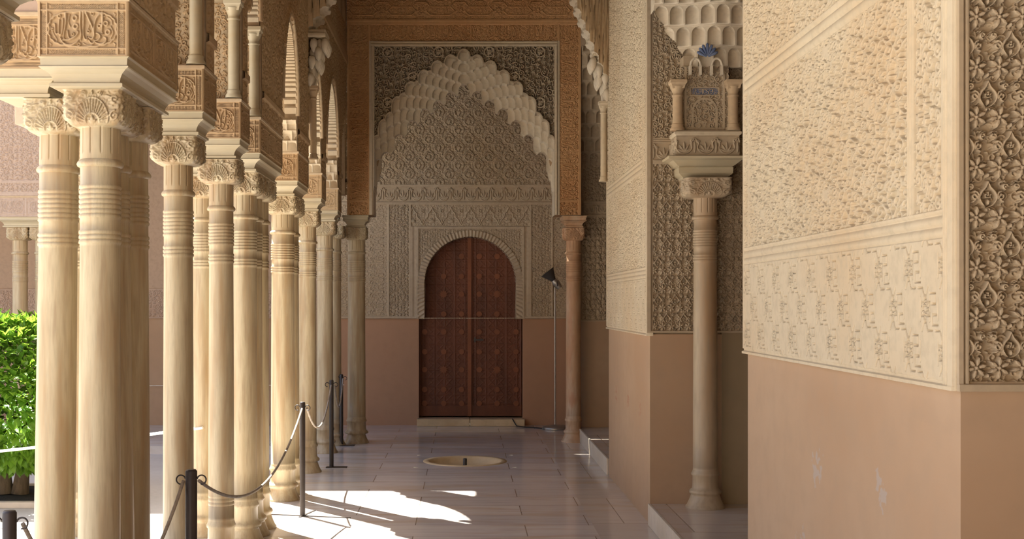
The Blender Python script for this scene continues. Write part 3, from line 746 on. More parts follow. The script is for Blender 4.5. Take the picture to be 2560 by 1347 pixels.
# pier bodies between springing and block where colonnettes stand
def pier_box(y0, y1, nm='pier'):
    p = MB(); p.box(X0+.01, y0+.012, 2.815, X1-.012, y1-.012, 3.42); p.build(nm, M['cream'], wlft)
    def H(u, v):
        b_ = (u < .012) | (u > .30); return np.where(b_, .012, ARAB.sample(u*1.4+.1, v*1.4)*.012)
    relief('pier_carving', (X0+.005, y0+.006, 2.815), XP, ZP, YN, .31, .6, 110, 210, H, M['ochre'], wlft, skirt=.008)
for (a, b_) in ((3.585, 3.785), (4.985, 5.705), (6.405, 6.595), (7.445, 7.615), (8.16, 9.07)): pier_box(a, b_)
# soffit carving: ribbed lining, carried as little voussoir teeth on the passage edge of the wide arches
for (a, b_, sp, ap, cn) in BAYS[1:8]:
    te = MB(); t0 = np.linspace(0, 1, 74)
    for k in range(0, 73):
        ta, tb = t0[k]+.0025, t0[k]+.0095
        ya, yb = a+(b_-a)*ta, a+(b_-a)*tb
        d = lambda t: abs(2*t-1)
        za = sp+(ap-sp)*(1-d(ta)**2)**.62; zb_ = sp+(ap-sp)*(1-d(tb)**2)**.62
        nrm = Vector((0, ((a+b_)/2-ya), sp-za-.05)).normalized()*.02
        te.add([(X1-.10, ya, za+.01), (X1-.002, ya, za+.01), (X1-.002, yb, zb_+.01), (X1-.10, yb, zb_+.01),
                (X1-.10, ya+nrm.y, za+nrm.z), (X1-.002, ya+nrm.y, za+nrm.z), (X1-.002, yb+nrm.y, zb_+nrm.z), (X1-.10, yb+nrm.y, zb_+nrm.z)],
               [(0, 3, 2, 1), (4, 5, 6, 7), (0, 1, 5, 4), (1, 2, 6, 5), (2, 3, 7, 6), (3, 0, 4, 7)])
    te.build('arch_teeth', M['cream_pale'], wlft)
    # rounded beaded roll along the arch edge
    pts = [(X1+.006, a+.0, 2.83 if not cn else sp)]+[(X1+.006, a+(b_-a)*t, sp+(ap-sp)*(1-abs(2*t-1)**2)**.62+.035) for t in np.linspace(.0, 1, 90)]+[(X1+.006, b_, 2.83 if not cn else sp)]
    rr = [.016+.005*abs(math.sin(q*1.3)) for q in range(len(pts))]
    m = MB(); m.tube(pts[1:-1], rr[1:-1], 8); m.build('arch_roll', M['cream'], wlft)
# sunlit carved corbels under the springings of the plain arches
for (a, b_, sp, ap, cn) in BAYS[5:8]:
    for yb, sg in ((b_, -1), (a, 1)):
        def H(u, v):
            row = np.floor(v/.08); ph = (u/.08+(row % 2)*.5) % 1-.5
            q = (v/.08) % 1
            cell = np.sqrt(np.clip(1-(2.2*ph)**2, 0, 1))*np.clip((1-q)*3, 0, 1)
            return .028*v/(sp-2.82)-.016*cell+.0+np.where(v > sp-2.82-.03, .02, 0)
        relief('springer_carving', (X0+.005, yb+sg*.002, 2.82), XP, ZP, (0, sg, 0), .315, sp-2.82, 90, 90, H, M['cream_pale'], wlft, skirt=.0)
# pavilion walls running out to the left over the cluster blocks
for yc in (5.345, 8.56):
    xs = np.concatenate([np.linspace(-4.6, -3.05, 40), [-3.04], np.linspace(-2.87, -2.50, 3), [-2.49], np.linspace(-2.48, -2.03, 40), [-2.02, -1.9, -1.665]])
    def zbx(x):
        z = np.full(x.shape, 2.815)
        for (a, b_, sp, ap) in ((-4.5, -3.05, 3.1, 4.2), (-2.49, -2.02, 3.3, 3.8)) if yc > 6 else ((-4.5, -2.06, 3.2, 4.6),):
            t = np.clip((x-a)/(b_-a), 0, 1); z = np.where((x > a) & (x < b_), sp+(ap-sp)*(1-np.abs(2*t-1)**2)**.6, z)
        return z
    xs = np.unique(np.concatenate([xs, np.linspace(-4.5, -2.0, 200)])); zz = zbx(xs); n = len(xs)
    co = np.concatenate([np.stack([xs, np.full(n, yc-.14), zz], -1), np.stack([xs, np.full(n, yc-.14), np.full(n, 5.2)], -1), np.stack([xs, np.full(n, yc+.14), zz], -1), np.stack([xs, np.full(n, yc+.14), np.full(n, 5.2)], -1)])
    i = np.arange(n-1)
    F = np.concatenate([np.stack([i, i+1, i+1+n, i+n], -1), np.stack([i+2*n+1, i+2*n, i+3*n, i+3*n+1], -1), np.stack([i+2*n, i+2*n+1, i+1, i], -1), np.stack([i+n, i+n+1, i+3*n+1, i+3*n], -1)])
    link('pavilion_wall', np_mesh('pavilion_wall', co, F, False), M['rose'], wlft)
m = MB(); m.box(-4.8, 5.0, 5.21, -1.68, 9.0, 5.4); m.build('pavilion_roof', M['ceil'], wlft)
relief('pavilion_carving', (-2.04, 5.203, 2.815), XP, ZP, YN, .37, .8, 120, 230, lambda u, v: np.where((v < .05) | (u < .012), .012, ARAB.sample(u*1.2, v*1.2)*.012), M['rose'], wlft, skirt=.0)

# ------------------------------------------------------------------ colonnettes
def colonnette(x, y, z0, z1, r, label, group, mk='marble_pale'):
    o = empty('colonnette', (x, y, z0), label, 'small column', group); h = z1-z0
    m = MB(); m.lathe([(r*1.5, 0), (r*1.5, .012), (r*1.15, .03), (r*1.25, .04), (r, .05)], n=20); m.build('base', M[mk], o)
    m = MB(); m.lathe([(r, .05), (r*.97, h-.115)], n=24); m.build('shaft', M[mk], o)
    m = MB(); m.lathe([(r*.97, h-.115), (r*1.2, h-.108), (r*.97, h-.10), (r*1.0, h-.085), (r*1.5, h-.045)], n=24, cap=False)
    m.rectloft(0, 0, r*1.25, r*1.25, [(-.004, h-.06), (.0, h-.045), (r*.12, h-.03), (r*.35, h-.022), (r*.35, h)]); m.build('capital', M[mk], o)
    return o
g = 'little columns standing on the impost blocks'
for x, y, lb in ((-1.376, 6.365, 'thick white colonnette cut by the top edge, on the block behind the first post'), (-1.376, 7.405, 'colonnette with carved capital on the block of the column with triple foot rings'),
                 (-1.376, 8.122, 'colonnette on the front corner of the long block of the second cluster'),
                 (-1.376, 4.945, 'colonnette above the nearest framed inscription block, beyond the top edge')):
    colonnette(x, y, 2.822, 3.40, .033, lb, g)
for x, y, lb in ((-1.60, 6.365, 'inner colonnette left of the thick white one'), (-1.60, 7.405, 'inner colonnette behind the carved strip'), (-1.60, 8.122, 'inner colonnette of the long block')):
    colonnette(x, y, 2.822, 3.40, .030, lb, g)

# ================================================================== cell-niche arch fields
def muq_arch_field(zin, zout, T, dx, wd, hw, depth, xc=0):
    """returns (depth map D, hole mask) for points X,Z: tiers of round headed cells"""
    def f(X, Z):
        D = np.zeros_like(X); hl = np.zeros_like(X, bool)
        for t in range(T+1):
            shift = .5*dx if (T-t) % 2 else 0
            i = np.round((X-xc-shift)/dx); xi = i*dx+shift
            zi, zo = zin(np.abs(xi)), zout(np.abs(xi))
            zt = zi+(T-t)/T*(zo-zi)
            zt = zt+0
            e = (X-xc-xi)/(wd/2); ok = np.abs(e) < 1
            head = zt-(wd*.62)*(1-np.sqrt(np.clip(1-e*e, 0, 1)))
            inside = ok & (Z < head)
            if t < T:
                below = np.clip((head-Z)/.16, 0, 1)
                D = np.where(inside, (t+1)*depth+depth*1.5*np.sqrt(np.clip(1-e*e, 0, 1))*(1-.7*below), D)
            else:
                hl |= inside | (Z < zin(np.abs(X-xc))-.10)
        return D, hl
    return f

# ------------------------------------------------------------------ muqarnas arch at the end of the passage
YA = 14.10
ma = empty('muqarnas_arch', (0, YA+.2, 2.6), 'large stalactite arch with dark carved spandrels and inscription frame before the wooden door', 'arch')
kx = YA/3100
def pz(y, Y=YA): return 1.6-(y-757)*Y/3100
def px(x, Y=YA): return (x-1160)*Y/3100
xi_ = np.array([0, .165, .31, .46, .67, .80, .92, .98, 1.005, 1.3]); zi_ = np.array([pz(197), pz(218), pz(240), pz(262), pz(305), pz(340), pz(378), pz(405), pz(440), pz(900)])
xo_ = np.array([0, .17, .33, .46, .68, .81, .88, .98, 1.03, 1.3]); zo_ = np.array([pz(126), pz(142), pz(158), pz(180), pz(222), pz(264), pz(294), pz(330), pz(375), pz(800)])
zin = lambda x: np.interp(x, xi_, zi_); zout = lambda x: np.interp(x, xo_, zo_)
MF = muq_arch_field(zin, zout, 6, .150, .128, 1.3, .052)
MR = muq_arch_field(lambda x: zin(x)+.018, lambda x: zout(x)+.018, 6, .150, .152, 1.3, .052)
xL, xR = px(868), px(1452); zB, zT = 2.60, 5.35
def fieldH(u, v):
    X = u+xL; Z = v+zB
    D, hl = MF(X, Z)
    xpx = 1160+X/kx; ypx = 757-(Z-1.6)/kx
    bandv = BAND.sample(Z-.05, (xpx-872)/55*.2)
    bandh = BAND.sample(X+.3, (105-ypx)/47*.2)
    side = (xpx < 924) | (xpx > 1398)
    xq = np.where(xpx > 1300, xpx-1396, xpx-872)
    bandv = BAND.sample(5-Z, .2-np.clip(xq/54, 0, 1)*.2)
    frame = (((xpx >= 924) & (xpx < 936)) | ((xpx > 1386) & (xpx <= 1398))) & (ypx > 103)
    frm2 = (ypx > 104) & (ypx < 116) & (xpx > 924) & (xpx < 1398)
    inn = (xpx >= 936) & (xpx <= 1386) & (ypx >= 116)
    sp = SPAND.sample(X*.9+.13, Z*.9+.02)*.06-.06
    rimm = (MR(X, Z)[0] > 0) & (D <= 0)
    h = wh([(inn & rimm, .028), (inn & (D > 0), -D+.02), (frm2, .03+.008*np.sin((ypx-104)*.9)), (frame, .03+.008*np.sin(xpx*.9)), (inn, sp),
            ((ypx < 56), np.where(ypx > 50, .05, .035+CART.sample(X*1.05+.05, (Z-pz(50))*1.05)*.016)), (ypx < 62, .03), ((ypx < 104) & (ypx >= 62), bandh*.018+.004),
            (side & (ypx < 500), bandv*.018+.004), (side & (ypx >= 500), np.where(ypx < 505, .018, ARAB.sample(X*1.2, Z*1.2)*.015))], .01)
    edge = (np.abs(xpx-1160) > 286) | (np.abs(np.abs(xpx-1160)-236) < 3) & (ypx > 60)
    h = np.where(edge & (ypx > 60), .02, h)
    return h, hl & inn | ((np.abs(X) < 1.03) & (Z < 3.02) & (Z < zin(np.abs(X))))
Wd = xR-xL; Hd = zT-zB; nu, nv = 900, 900
def make_arch_parts():
    u = np.linspace(0, Wd, nu); v = np.linspace(0, Hd, nv); UU, VV = np.meshgrid(u, v)
    H_, hl = fieldH(UU, VV)
    X = UU+xL; Z = VV+zB
    inz = (np.abs(X) < 1.035)
    D, _ = MF(X, Z)
    co = np.stack([X, YA-H_, Z], -1).reshape(-1, 3)-np.array([0, YA+.2, 2.6])
    f = grid_faces(nv, nu); f = f[hl.reshape(-1)[f].sum(1) < 3]
    cx = X.reshape(-1)[f].mean(1); cz = Z.reshape(-1)[f].mean(1); dd = ((D > 0)&inz).reshape(-1)[f].mean(1) > .5
    ypx = 757-(cz-1.6)/kx; xpx = 1160+cx/kx
    spn = (~dd) & (xpx > 936) & (xpx < 1386) & (ypx > 116)
    frm = (~dd) & (~spn) & (xpx > 923) & (xpx < 1399) & (ypx > 103)
    rest = ~(dd | spn | frm)
    for nm, sel, mk in (('muqarnas_cells', dd, 'stucco'), ('spandrel_carving', spn, 'greyed'), ('frame_moulding', frm, 'cream_pale'), ('inscription_frame', rest, 'rust')):
        ff = f[sel]; used = np.unique(ff); mp = np.zeros(len(co), int); mp[used] = np.arange(len(used))
        link(nm, np_mesh(nm, co[used], mp[ff]), M[mk], ma)
    # reveal: the opening's edge carried back through the wall
    e = np.concatenate([f[:, [0, 1]], f[:, [1, 2]], f[:, [2, 3]], f[:, [3, 0]]]); key = np.sort(e, 1); key = key[:, 0].astype(np.int64)*len(co)+key[:, 1]
    un, idx, cnt = np.unique(key, return_index=True, return_counts=True); be = e[idx[cnt == 1]]
    bxm = co[be].mean(1); ok = (np.abs(bxm[:, 0]) < 1.04) & (bxm[:, 2] < zT-2.6-.3); be = be[ok]
    A, B = co[be[:, 0]], co[be[:, 1]]; A2, B2 = A.copy(), B.copy(); A2[:, 1] = B2[:, 1] = .20; k_ = len(A)
    i = np.arange(k_); link('opening_reveal', np_mesh('opening_reveal', np.concatenate([A, B, B2, A2]), np.stack([i+k_, i, i+3*k_, i+2*k_], -1), False), M['stucco'], ma)
    # solid body behind, hollow where the opening is
    xs = np.linspace(-1.03, 1.03, 160); zz = zin(np.abs(xs))+.015; n = len(xs); zz = np.maximum(zz, 2.6-.0)
    y0, y1 = YA+.34, YA+.40
    zz = zz+.12; co2 = np.concatenate([np.stack([xs, np.full(n, y), z_], -1) for y in (y0, y1) for z_ in (zz, np.full(n, zT))])
    i = np.arange(n-1)
    F = np.concatenate([np.stack([i, i+1, i+1+n, i+n], -1), np.stack([i+2*n+1, i+2*n, i+3*n, i+3*n+1], -1), np.stack([i+2*n, i+2*n+1, i+1, i], -1)])
    co2 = co2-np.array([0, YA+.2, 2.6])
    link('arch_back', np_mesh('arch_back', co2, F, False), M['umber'], ma)
    for sg in (1, -1):
        a = MB(); xa, xb = (1.035, xR-.01) if sg > 0 else (xL+.01, -1.035)
        a.box(xa, .0-.18, 0, xb, .2, zT-2.6); a.build('arch_pier', M['umber'], ma)
make_arch_parts()
for cx, cy, hx, lb in ((-1.235, 14.23, .15, 'impost block over the column at the left foot of the muqarnas arch'), (1.262, 14.30, .14, 'impost block over the red stained column')):
    r = empty('impost_block', (cx, cy, 2.461), lb, 'block', 'carved plaster blocks on the capitals')
    a = MB(); a.rectloft(0, 0, hx, .15, [(o, z-2.461) for o, z in ABAC]+[(0, .135)]); a.build('abacus', M['marble_pale' if cx < 0 else 'marble_red'], r)

# ------------------------------------------------------------------ white scalloped arch nearer, crossing the passage
ta = empty('transverse_arch', (0, 11.2, 3.6), 'pale scalloped arch crossing the passage at the top of the picture', 'arch')
def ysk(x): return 11.10+.30*x
L_ = [(-1.333, 3.86), (-1.30, 3.93), (-1.246, 4.01), (-1.18, 4.12), (-1.12, 4.24), (-1.0, 4.44), (-.80, 4.76), (-.5, 5.1), (0, 5.4), (.4, 5.2), (.75, 4.9), (.91, 4.57), (.98, 4.38), (1.04, 4.22), (1.09, 4.10), (1.14, 3.98), (1.20, 3.84), (1.27, 3.69), (1.33, 3.60)]
lx = np.array([p[0] for p in L_]); lz = np.array([p[1] for p in L_])
tt = np.concatenate([[0], np.cumsum(np.hypot(np.diff(lx), np.diff(lz)))]); s_ = np.linspace(0, tt[-1], 420)
ax = np.interp(s_, tt, lx); az = np.interp(s_, tt, lz)
tx = np.gradient(ax); tz = np.gradient(az); ln = np.hypot(tx, tz)
for ph, amp in ((.105, .028), (.035, .010)):
    o_ = amp*np.abs(np.sin(s_/ph*PI)); ax = ax+o_*(-tz/ln)*-1*-1; az = az+o_*(tx/ln)
n = len(ax); th = .16
rows = []
for (dy, extra) in ((-th, 0), (-th*.5, -.02), (0, .0), (th*.5, -.02), (th, 0)):
    rows.append(np.stack([ax-(-tz/ln)*extra*-1, ysk(ax)+dy, az+extra*(tx/ln)*-1], -1))
co = np.concatenate(rows); link('soffit', np_mesh('soffit', co-np.array([0, 11.2, 3.6]), grid_faces(5, n)), M['stucco'], ta)
for sg, mk in ((-1, 'ochre'), (1, 'ochre')):
    nn = 30; rr = []
    for k in range(nn):
        t = k/(nn-1); rr.append(np.stack([np.clip(ax, -1.33, 1.34), ysk(ax)+sg*th, az*(1-t)+6.18*t], -1))
    co = np.concatenate(rr); X_, Z_ = co[:, 0], co[:, 2]
    t_ = np.repeat(np.linspace(0, 1, nn), n)
    co[:, 1] += sg*.014*ARCADE_T.sample(X_, Z_)*(t_ > .01)
    f = grid_faces(nn, n)
    link('carved_face', np_mesh('carved_face', co-np.array([0, 11.2, 3.6]), f if sg < 0 else f[:, ::-1]), M[mk], ta)
# stalactite corbels and mouldings at both springings
for sg, x0 in ((-1, -1.335), (1, 1.335)):
    m = MB()
    yc = ysk(x0)
    for r_ in range(5):
        zc = 3.50+r_*.072
        for col in range(1+r_//2):
            for k in range(4):
                y = yc-.13+k*.08+(.04 if (r_+col) % 2 else 0); xc_ = x0-sg*(.022+.048*col+.008*r_)
                prof = [(.006, zc-.055), (.020, zc-.035), (.031, zc), (.034, zc+.03), (.026, zc+.055), (.008, zc+.066)]
                m.lathe(prof, xc_, y, 12)
    m.build('stalactite_corbel', M['stucco'], ta).location = (0, -11.2, -3.6)
    m = MB(); xa, xb = (x0-.005, x0+.16) if sg < 0 else (x0-.15, x0+.005)
    m.box(xa, yc-.17, 3.86, xb, yc+.17, 3.90); m.box(xa, yc-.15, 3.90, xb, yc+.15, 3.93)
    m.build('springing_cornice', M['cream_pale'], ta, .012).location = (0, -11.2, -3.6)
colonnette(-1.297, 10.66, 2.835, 3.46, .030, 'colonnette under the left springing of the pale scalloped arch', 'colonnettes under the scalloped arch', 'cream')
colonnette(1.292, 11.47, 2.72, 3.46, .030, 'thin colonnette under the right springing of the scalloped arch, at the far pier edge', 'colonnettes under the scalloped arch', 'cream_pale')

# ================================================================== portal springing on the right (over the brown column)
ps = empty('portal_springer', (1.76, 8.95, 2.72), 'muqarnas springer with blue cartouche above the brown column on the right', 'arch')
def PS(o): o.location = (-1.76-.09, -8.95, -2.72); return o
YP0 = 8.70
a = MB(); ab = [(-.20, 2.475), (-.19, 2.49), (-.17, 2.505), (-.16, 2.515), (-.158, 2.555), (-.165, 2.56), (-.15, 2.568), (-.11, 2.60), (-.075, 2.61), (-.07, 2.625), (-.085, 2.63)]
a.rectloft(1.795, 8.855, .29, .22, [(o+.06, z) for o, z in ab]); PS(a.build('abacus', M['marble_pale'], ps))
core = MB(); core.box(1.581, 8.706, 2.625, 2.022, 8.99, 2.79); PS(core.build('block', M['greyed'], ps))
PS(relief('carved_face', (1.58, 8.705, 2.63), XP, ZP, YN, .445, .14, 180, 60, lambda u, v: PALM.sample(u+.02, v-.006)*.014, M['greyed'], ps))
PS(relief('carved_face', (1.5805, 8.945, 2.63), YN, ZP, XN, .238, .14, 70, 50, lambda u, v: PALM.sample(u+.02, v-.006)*.012, M['greyed'], ps))
a = MB(); a.rectloft(1.802, 8.85, .222, .15, [(0, 2.775), (.012, 2.785), (.012, 2.80), (0, 2.81)]); PS(a.build('cornice', M['cream_pale'], ps))
def H(u, v):
    X = u; c = np.abs(u-.17)
    arch = np.abs(np.hypot(u-.17, np.clip(v-.14, 0, 1)*.9)-.085) < .007
    arch = arch & (v < .25) | (np.abs(c-.085) < .007) & (v < .17)
    rim = np.abs(c-.135) < .008
    cart = (np.abs(v-.285) < .03) & (c < .105)
    return wh([(cart, np.where((np.abs(v-.285) > .024) | (c > .098), .016, .002+MOTTO.sample((u-.065)*1.2+.065, (v-.26)*2.9+.045)*.012)), (arch, .015), (rim, .015), (v < .03, .012)], ARAB.sample(u*1.25+.02, v*1.25)*.014)
PS(relief('cartouche_panel', (1.622, 8.775, 2.81), XP, ZP, YN, .34, .46, 260, 340, H, M['greyed'], ps))
core = MB(); core.box(1.645, 8.785, 2.80, 1.945, 8.95, 3.35); PS(core.build('springer_core', M['greyed'], ps))
# blue ground of the cartouche, behind its letters
bl = MB(); pp = [(1.792+sg*.072+.022*math.cos(t), 3.095+.023*math.sin(t)) for sg, ts in ((1, np.linspace(-PI/2, PI/2, 9)), (-1, np.linspace(PI/2, 3*PI/2, 9))) for t in ts]
n_ = len(pp); bl.add([(x, 8.7675, z) for x, z in pp]+[(x, 8.774, z) for x, z in pp], [tuple(range(n_))]+[(q, n_+q, n_+(q+1) % n_, (q+1) % n_) for q in range(n_)]); PS(bl.build('blue_cartouche', M['blue'], ps))
# corbelled niches fanning up and out over the springer
def corbel(u, v):
    """rows of tall round headed niches, each row stepping out over the one below"""
    rh = .155; wd = .105
    D = np.zeros_like(u)
    for q_ in range(-1, 9):
        sh = .5 if q_ % 2 else 0
        e = ((u/wd+sh) % 1-.5)*2.35
        top = (q_+1)*rh*.9; 
        out = .015+.055*q_
        prof = np.sqrt(np.clip(1-e*e, 0, 1))
        inrow = (v >= q_*rh*.9) 
        head = top-.012-.05*(1-prof)
        niche = (np.abs(e) < 1) & (v < head)
        D = np.where(inrow, out+.06*np.exp(-((u-.44)/.16)**2)-np.where(niche, .058*prof*np.clip(.45+(v-q_*rh*.9)/rh*.8, 0, 1), 0)+np.where(v > top-.010, .006, 0), D)
    return D
PS(relief('muqarnas_cells', (1.42, 8.80, 3.27), XP, ZP, YN, .86, 1.1, 480, 620, corbel, M['stucco'], ps, hole=lambda u, v: (v+3.27 < 3.30+(.26-u)*1.35) & (u < .26)))
relief('muqarnas_cells', (1.34, 14.44, 3.2), XP, ZP, YN, .8, 1.3, 130, 200, lambda u, v: corbel(u*.9, v*.9), M['greyed'], wr)
fan = MB()
for k in range(7):
    an = PI/2+(k-3)*.36; L = .10-.006*abs(k-3); c = Vector((1.79, 8.66, 3.315)); d = Vector((math.cos(an), 0, math.sin(an)))
    fan.tube([c+d*L*t for t in (.1, .4, .7, .92, 1)], [.003, .008, .012, .010, .003], 8)
PS(fan.build('blue_palmette', M['blue'], ps))
for sg in (-1, 1):
    fl = MB(); cx = 1.79+sg*.075
    fl.tube([(cx+.035*math.cos(t), 8.70, 3.265+.05*math.sin(t)) for t in np.linspace(0, PI, 14)], .009, 8); fl.box(cx-.043, 8.695, 3.20, cx-.028, 8.74, 3.266); fl.box(cx+.028, 8.695, 3.20, cx+.043, 8.74, 3.266)
    PS(fl.build('twin_arch_moulding', M['stucco'], ps))
gg = 'colonnettes flanking the blue cartouche'
colonnette(1.505, 8.735, 2.812, 3.165, .036, 'left colonnette flanking the blue cartouche on the right hand portal', gg, 'cream')
colonnette(1.895, 8.735, 2.812, 3.165, .036, 'right colonnette flanking the blue cartouche, beside the dark gap', gg, 'cream')

# ================================================================== BACK WALL with the door
YB = 16.2; kb = YB/3100
wb = empty('wall_back', (0, 0, 0), kind='structure')
def bx(x): return (x-1160)*kb
def bz(y): return 1.6-(y-757)*kb
DXc = bx(1176); 
def archmask(X, Z, R=.597, grow=0):
    zc = bz(706); r = np.hypot(X-DXc, (Z-zc)*1.0)
    return ((r < R+grow) & (Z > zc-.02)) | ((np.abs(X-DXc) < R-.0+grow-.012*0) & (Z <= zc) & (Z > bz(795)))
xl, xr = bx(845), 1.36; zb0, zt0 = bz(796), 5.6
def H(u, v):
    X = u+xl; Z = v+zb0; x = 1160+X/kb; y = 757-(Z-1.6)/kb
    cell = HONEY.sample(X, Z)*.022
    lines = lambda a, b_: (y > a) & (y < b_)
    rim = archmask(X, Z, .597, .085) & ~archmask(X, Z)
    th_ = np.arctan2(Z-bz(706), X-DXc)
    rimh = .022+.008*np.sin(th_*90)
    alfiz = (np.abs(x-1176) < 129) & (y > 572)
    alf_l = (np.abs(x-1176) < 136) & (y > 566)
    inner = (np.abs(x-1176) < 148) & (y > 512)
    panel = (np.abs(x-1176) < 207) & (y > 512)
    return wh([
        (lines(461, 467) | lines(505, 512), .022),
        (y < 461, cell),
        (y < 505, PALM.sample(X*.85, (Z-bz(505))*.62)*.016),
        (rim, rimh), (alfiz, ARAB.sample(X*1.6, Z*1.6)*.012), (alf_l, .024), (y > 790, .02),
        (inner & (y < 566), OGEE.sample(X-DXc+.125, (Z-bz(566))*1.0)*.018), (inner & (np.abs(x-1176) > 143), .02), (inner, .012),
        (panel & (np.abs(np.abs(x-1176)-150) < 3), .02), (panel & (np.abs(x-1176) > 202), .02), (panel, ARAB.sample(X*1.25+.05, Z*1.25)*.015),
        ], BAND.sample(Z*1.2, (x % 46)/46*.2)*.016)
def hole(u, v): return archmask(u+xl, v+zb0)
relief('carved_wall', (xl, YB, zb0), XP, ZP, YN, xr-xl, zt0-zb0, 640, 900, H, M['greyed'], wb, skirt=.02, hole=hole)
# carved wall body round the door
dxl, dxr = bx(1047), bx(1307)
m = MB()
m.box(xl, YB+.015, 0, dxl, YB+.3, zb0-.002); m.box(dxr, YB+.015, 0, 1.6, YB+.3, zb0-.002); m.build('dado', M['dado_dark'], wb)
m = MB(); m.box(-12, YB+.015, 0, xl, YB+.3, bz(796)); m.build('dado', M['dado'], wb)
m = MB(); m.box(-12, YB+.012, bz(722), xl-.001, YB+.3, 5.6); m.build('plain_wall', M['plain'], wb)
m = MB(); m.box(-12, YB+.02, bz(797), xl-.001, YB+.3, bz(721)); m.build('frieze_backing', M['rose'], wb)
relief('carved_frieze', (-6.5, YB+.01, bz(796)), XP, ZP, YN, xl+6.5-.002, bz(722)-bz(796), 900, 70, lambda u, v: np.where((v < .02) | (v > .365), .018, ARCADE_T.sample(u, v)*.014), M['rose'], wb)
# arch jamb ring (thickness of the wall at the door head)
zc = bz(706); R = .597; pts = [(DXc-R, bz(795))]+[(DXc-R*math.cos(t), zc+R*math.sin(t)) for t in np.linspace(0, PI, 120)]+[(DXc+R, bz(795))]
m = MB(); vs = []; fs = []
for i, (x, z) in enumerate(pts):
    s2 = .012*abs(math.sin(i*PI/3)); cxn = (DXc-x)/R; czn = (zc-z)/R if z > zc else 0
    vs += [(x+cxn*s2, YB-.02, z+czn*s2), (x+cxn*s2, YB+.10, z+czn*s2)]
for i in range(len(pts)-1): fs.append((2*i, 2*i+2, 2*i+3, 2*i+1))
m.add(vs, fs, True); m.build('scalloped_intrados', M['greyed'], wb)
m = MB(); m.box(dxl-.0, YB+.13, bz(796), DXc-R-.0, YB+.2, bz(560)); m.box(DXc+R, YB+.13, bz(796), dxr, YB+.2, bz(560)); m.build('backing', M['umber'], wb)
for sg in (-1, 1):
    m = MB(); xa, xb = (DXc-R, dxl-.02) if sg < 0 else (dxr+.02, DXc+R)
    m.box(min(xa, xb), YB+.0, bz(797), max(xa, xb), YB+.12, bz(790)); m.build('arch_foot', M['greyed'], wb)
# the wooden double door
dr = empty('door_1', (DXc, YB+.14, .1), kind='structure')
zd0, zd1 = bz(1042), bz(580); DW = (dxr-dxl)/2
def leafH(cxs):
    def f(u, v):
        h = .004*np.ones_like(u)
        fr = (u < .03) | (u > DW-.03) | (v < .14)
        T1 = np.abs(((u*7.4) % 1)-.5) < .07; T2 = np.abs(((v*9) % 1)-.5) < .06
        diag = np.abs((((u+v)*9) % 1)-.5) < .07; dia2 = np.abs((((u-v)*9) % 1)-.5) < .07
        h = np.where(T1 | T2, .009, h); h = np.where((diag | dia2), .007, h)
        return np.where(fr, .014, h)
    return f
for k in (0, 1):
    x0 = DXc-DW+.004+k*DW
    lf = relief('door_leaf', (x0-DXc, .0, zd0-.1), XP, ZP, YN, DW-.008, zd1-zd0, 120, 420, leafH(0), M['wood'], dr, skirt=.05)
    m = MB(); rows = [(640, 1), (690, 1), (735, 2), (785, 1), (830, 1), (880, 1), (925, 2), (975, 1), (1010, 1)]
    for yy, kd in rows:
        z = bz(yy)-.1
        for j, xx in enumerate((.075, .33, .57)):
            xq = x0-DXc+(xx*.98 if k == 0 else DW-.008-xx*.98)
            if yy < 790 and j == 0: continue
            if yy < 660 and j == 1 and k == 0: continue
            rad = .036 if kd == 1 or j != 1 else .058; nn = 16 if kd == 1 or j != 1 else 20
            vs = [(xq+(rad*(1 if (nn == 16 or q % 2) else .62))*math.cos(2*PI*q/nn), -.022, z+(rad*(1 if (nn == 16 or q % 2) else .62))*math.sin(2*PI*q/nn)) for q in range(nn)]
            vs2 = [(x_, -.004, z_) for x_, _, z_ in vs]
            m.add(vs+vs2, [tuple(range(nn))]+[(q, (q+1) % nn, nn+(q+1) % nn, nn+q) for q in range(nn)])
    m.build('inlay_bosses', M['wood_light'], dr)
m = MB(); m.box(-.035, -.03, zd0-.1, .012, 0, zd1-.1); m.build('meeting_stile', M['wood_light'], dr)
m = MB(); m.box(.045, -.045, bz(852)-.1, .17, -.03, bz(848)-.1); m.box(.05, -.04, bz(856)-.1, .07, -.01, bz(844)-.1); m.build('door_handle', M['iron'], dr)
m = MB(); m.box(dxl-.02, YB-.12, 0, DXc-.01, YB+.3, .093); m.box(DXc-.004, YB-.12, 0, dxr+.02, YB+.3, .09)
o = m.build('trim_1', M['basin'], None, .006); tag(o, kind='structure')

m = MB(); m.box(-2, YB+.32, 0, 1.7, YB+.5, 5.6); m.build('backing', M['umber'], wb)
m = MB(); m.box(-1.75, 14.06, 4.6, -1.62, 16.5, 6.35); m.box(-1.75, 13.9, 5.6, -1.3, 14.1, 6.3); tag(m.build('wall_left', M['plain']), kind='structure')
# ceiling and closing walls
m = MB(); m.box(-1.7, -4.2, 6.2, 5.5, 16.5, 6.35); tag(m.build('ceiling', M['ceil']), kind='structure')
m = MB(); m.box(-1.7, -4.2, 0, 1.4, -4, 6.2); tag(m.build('wall_front', M['cream']), kind='structure')
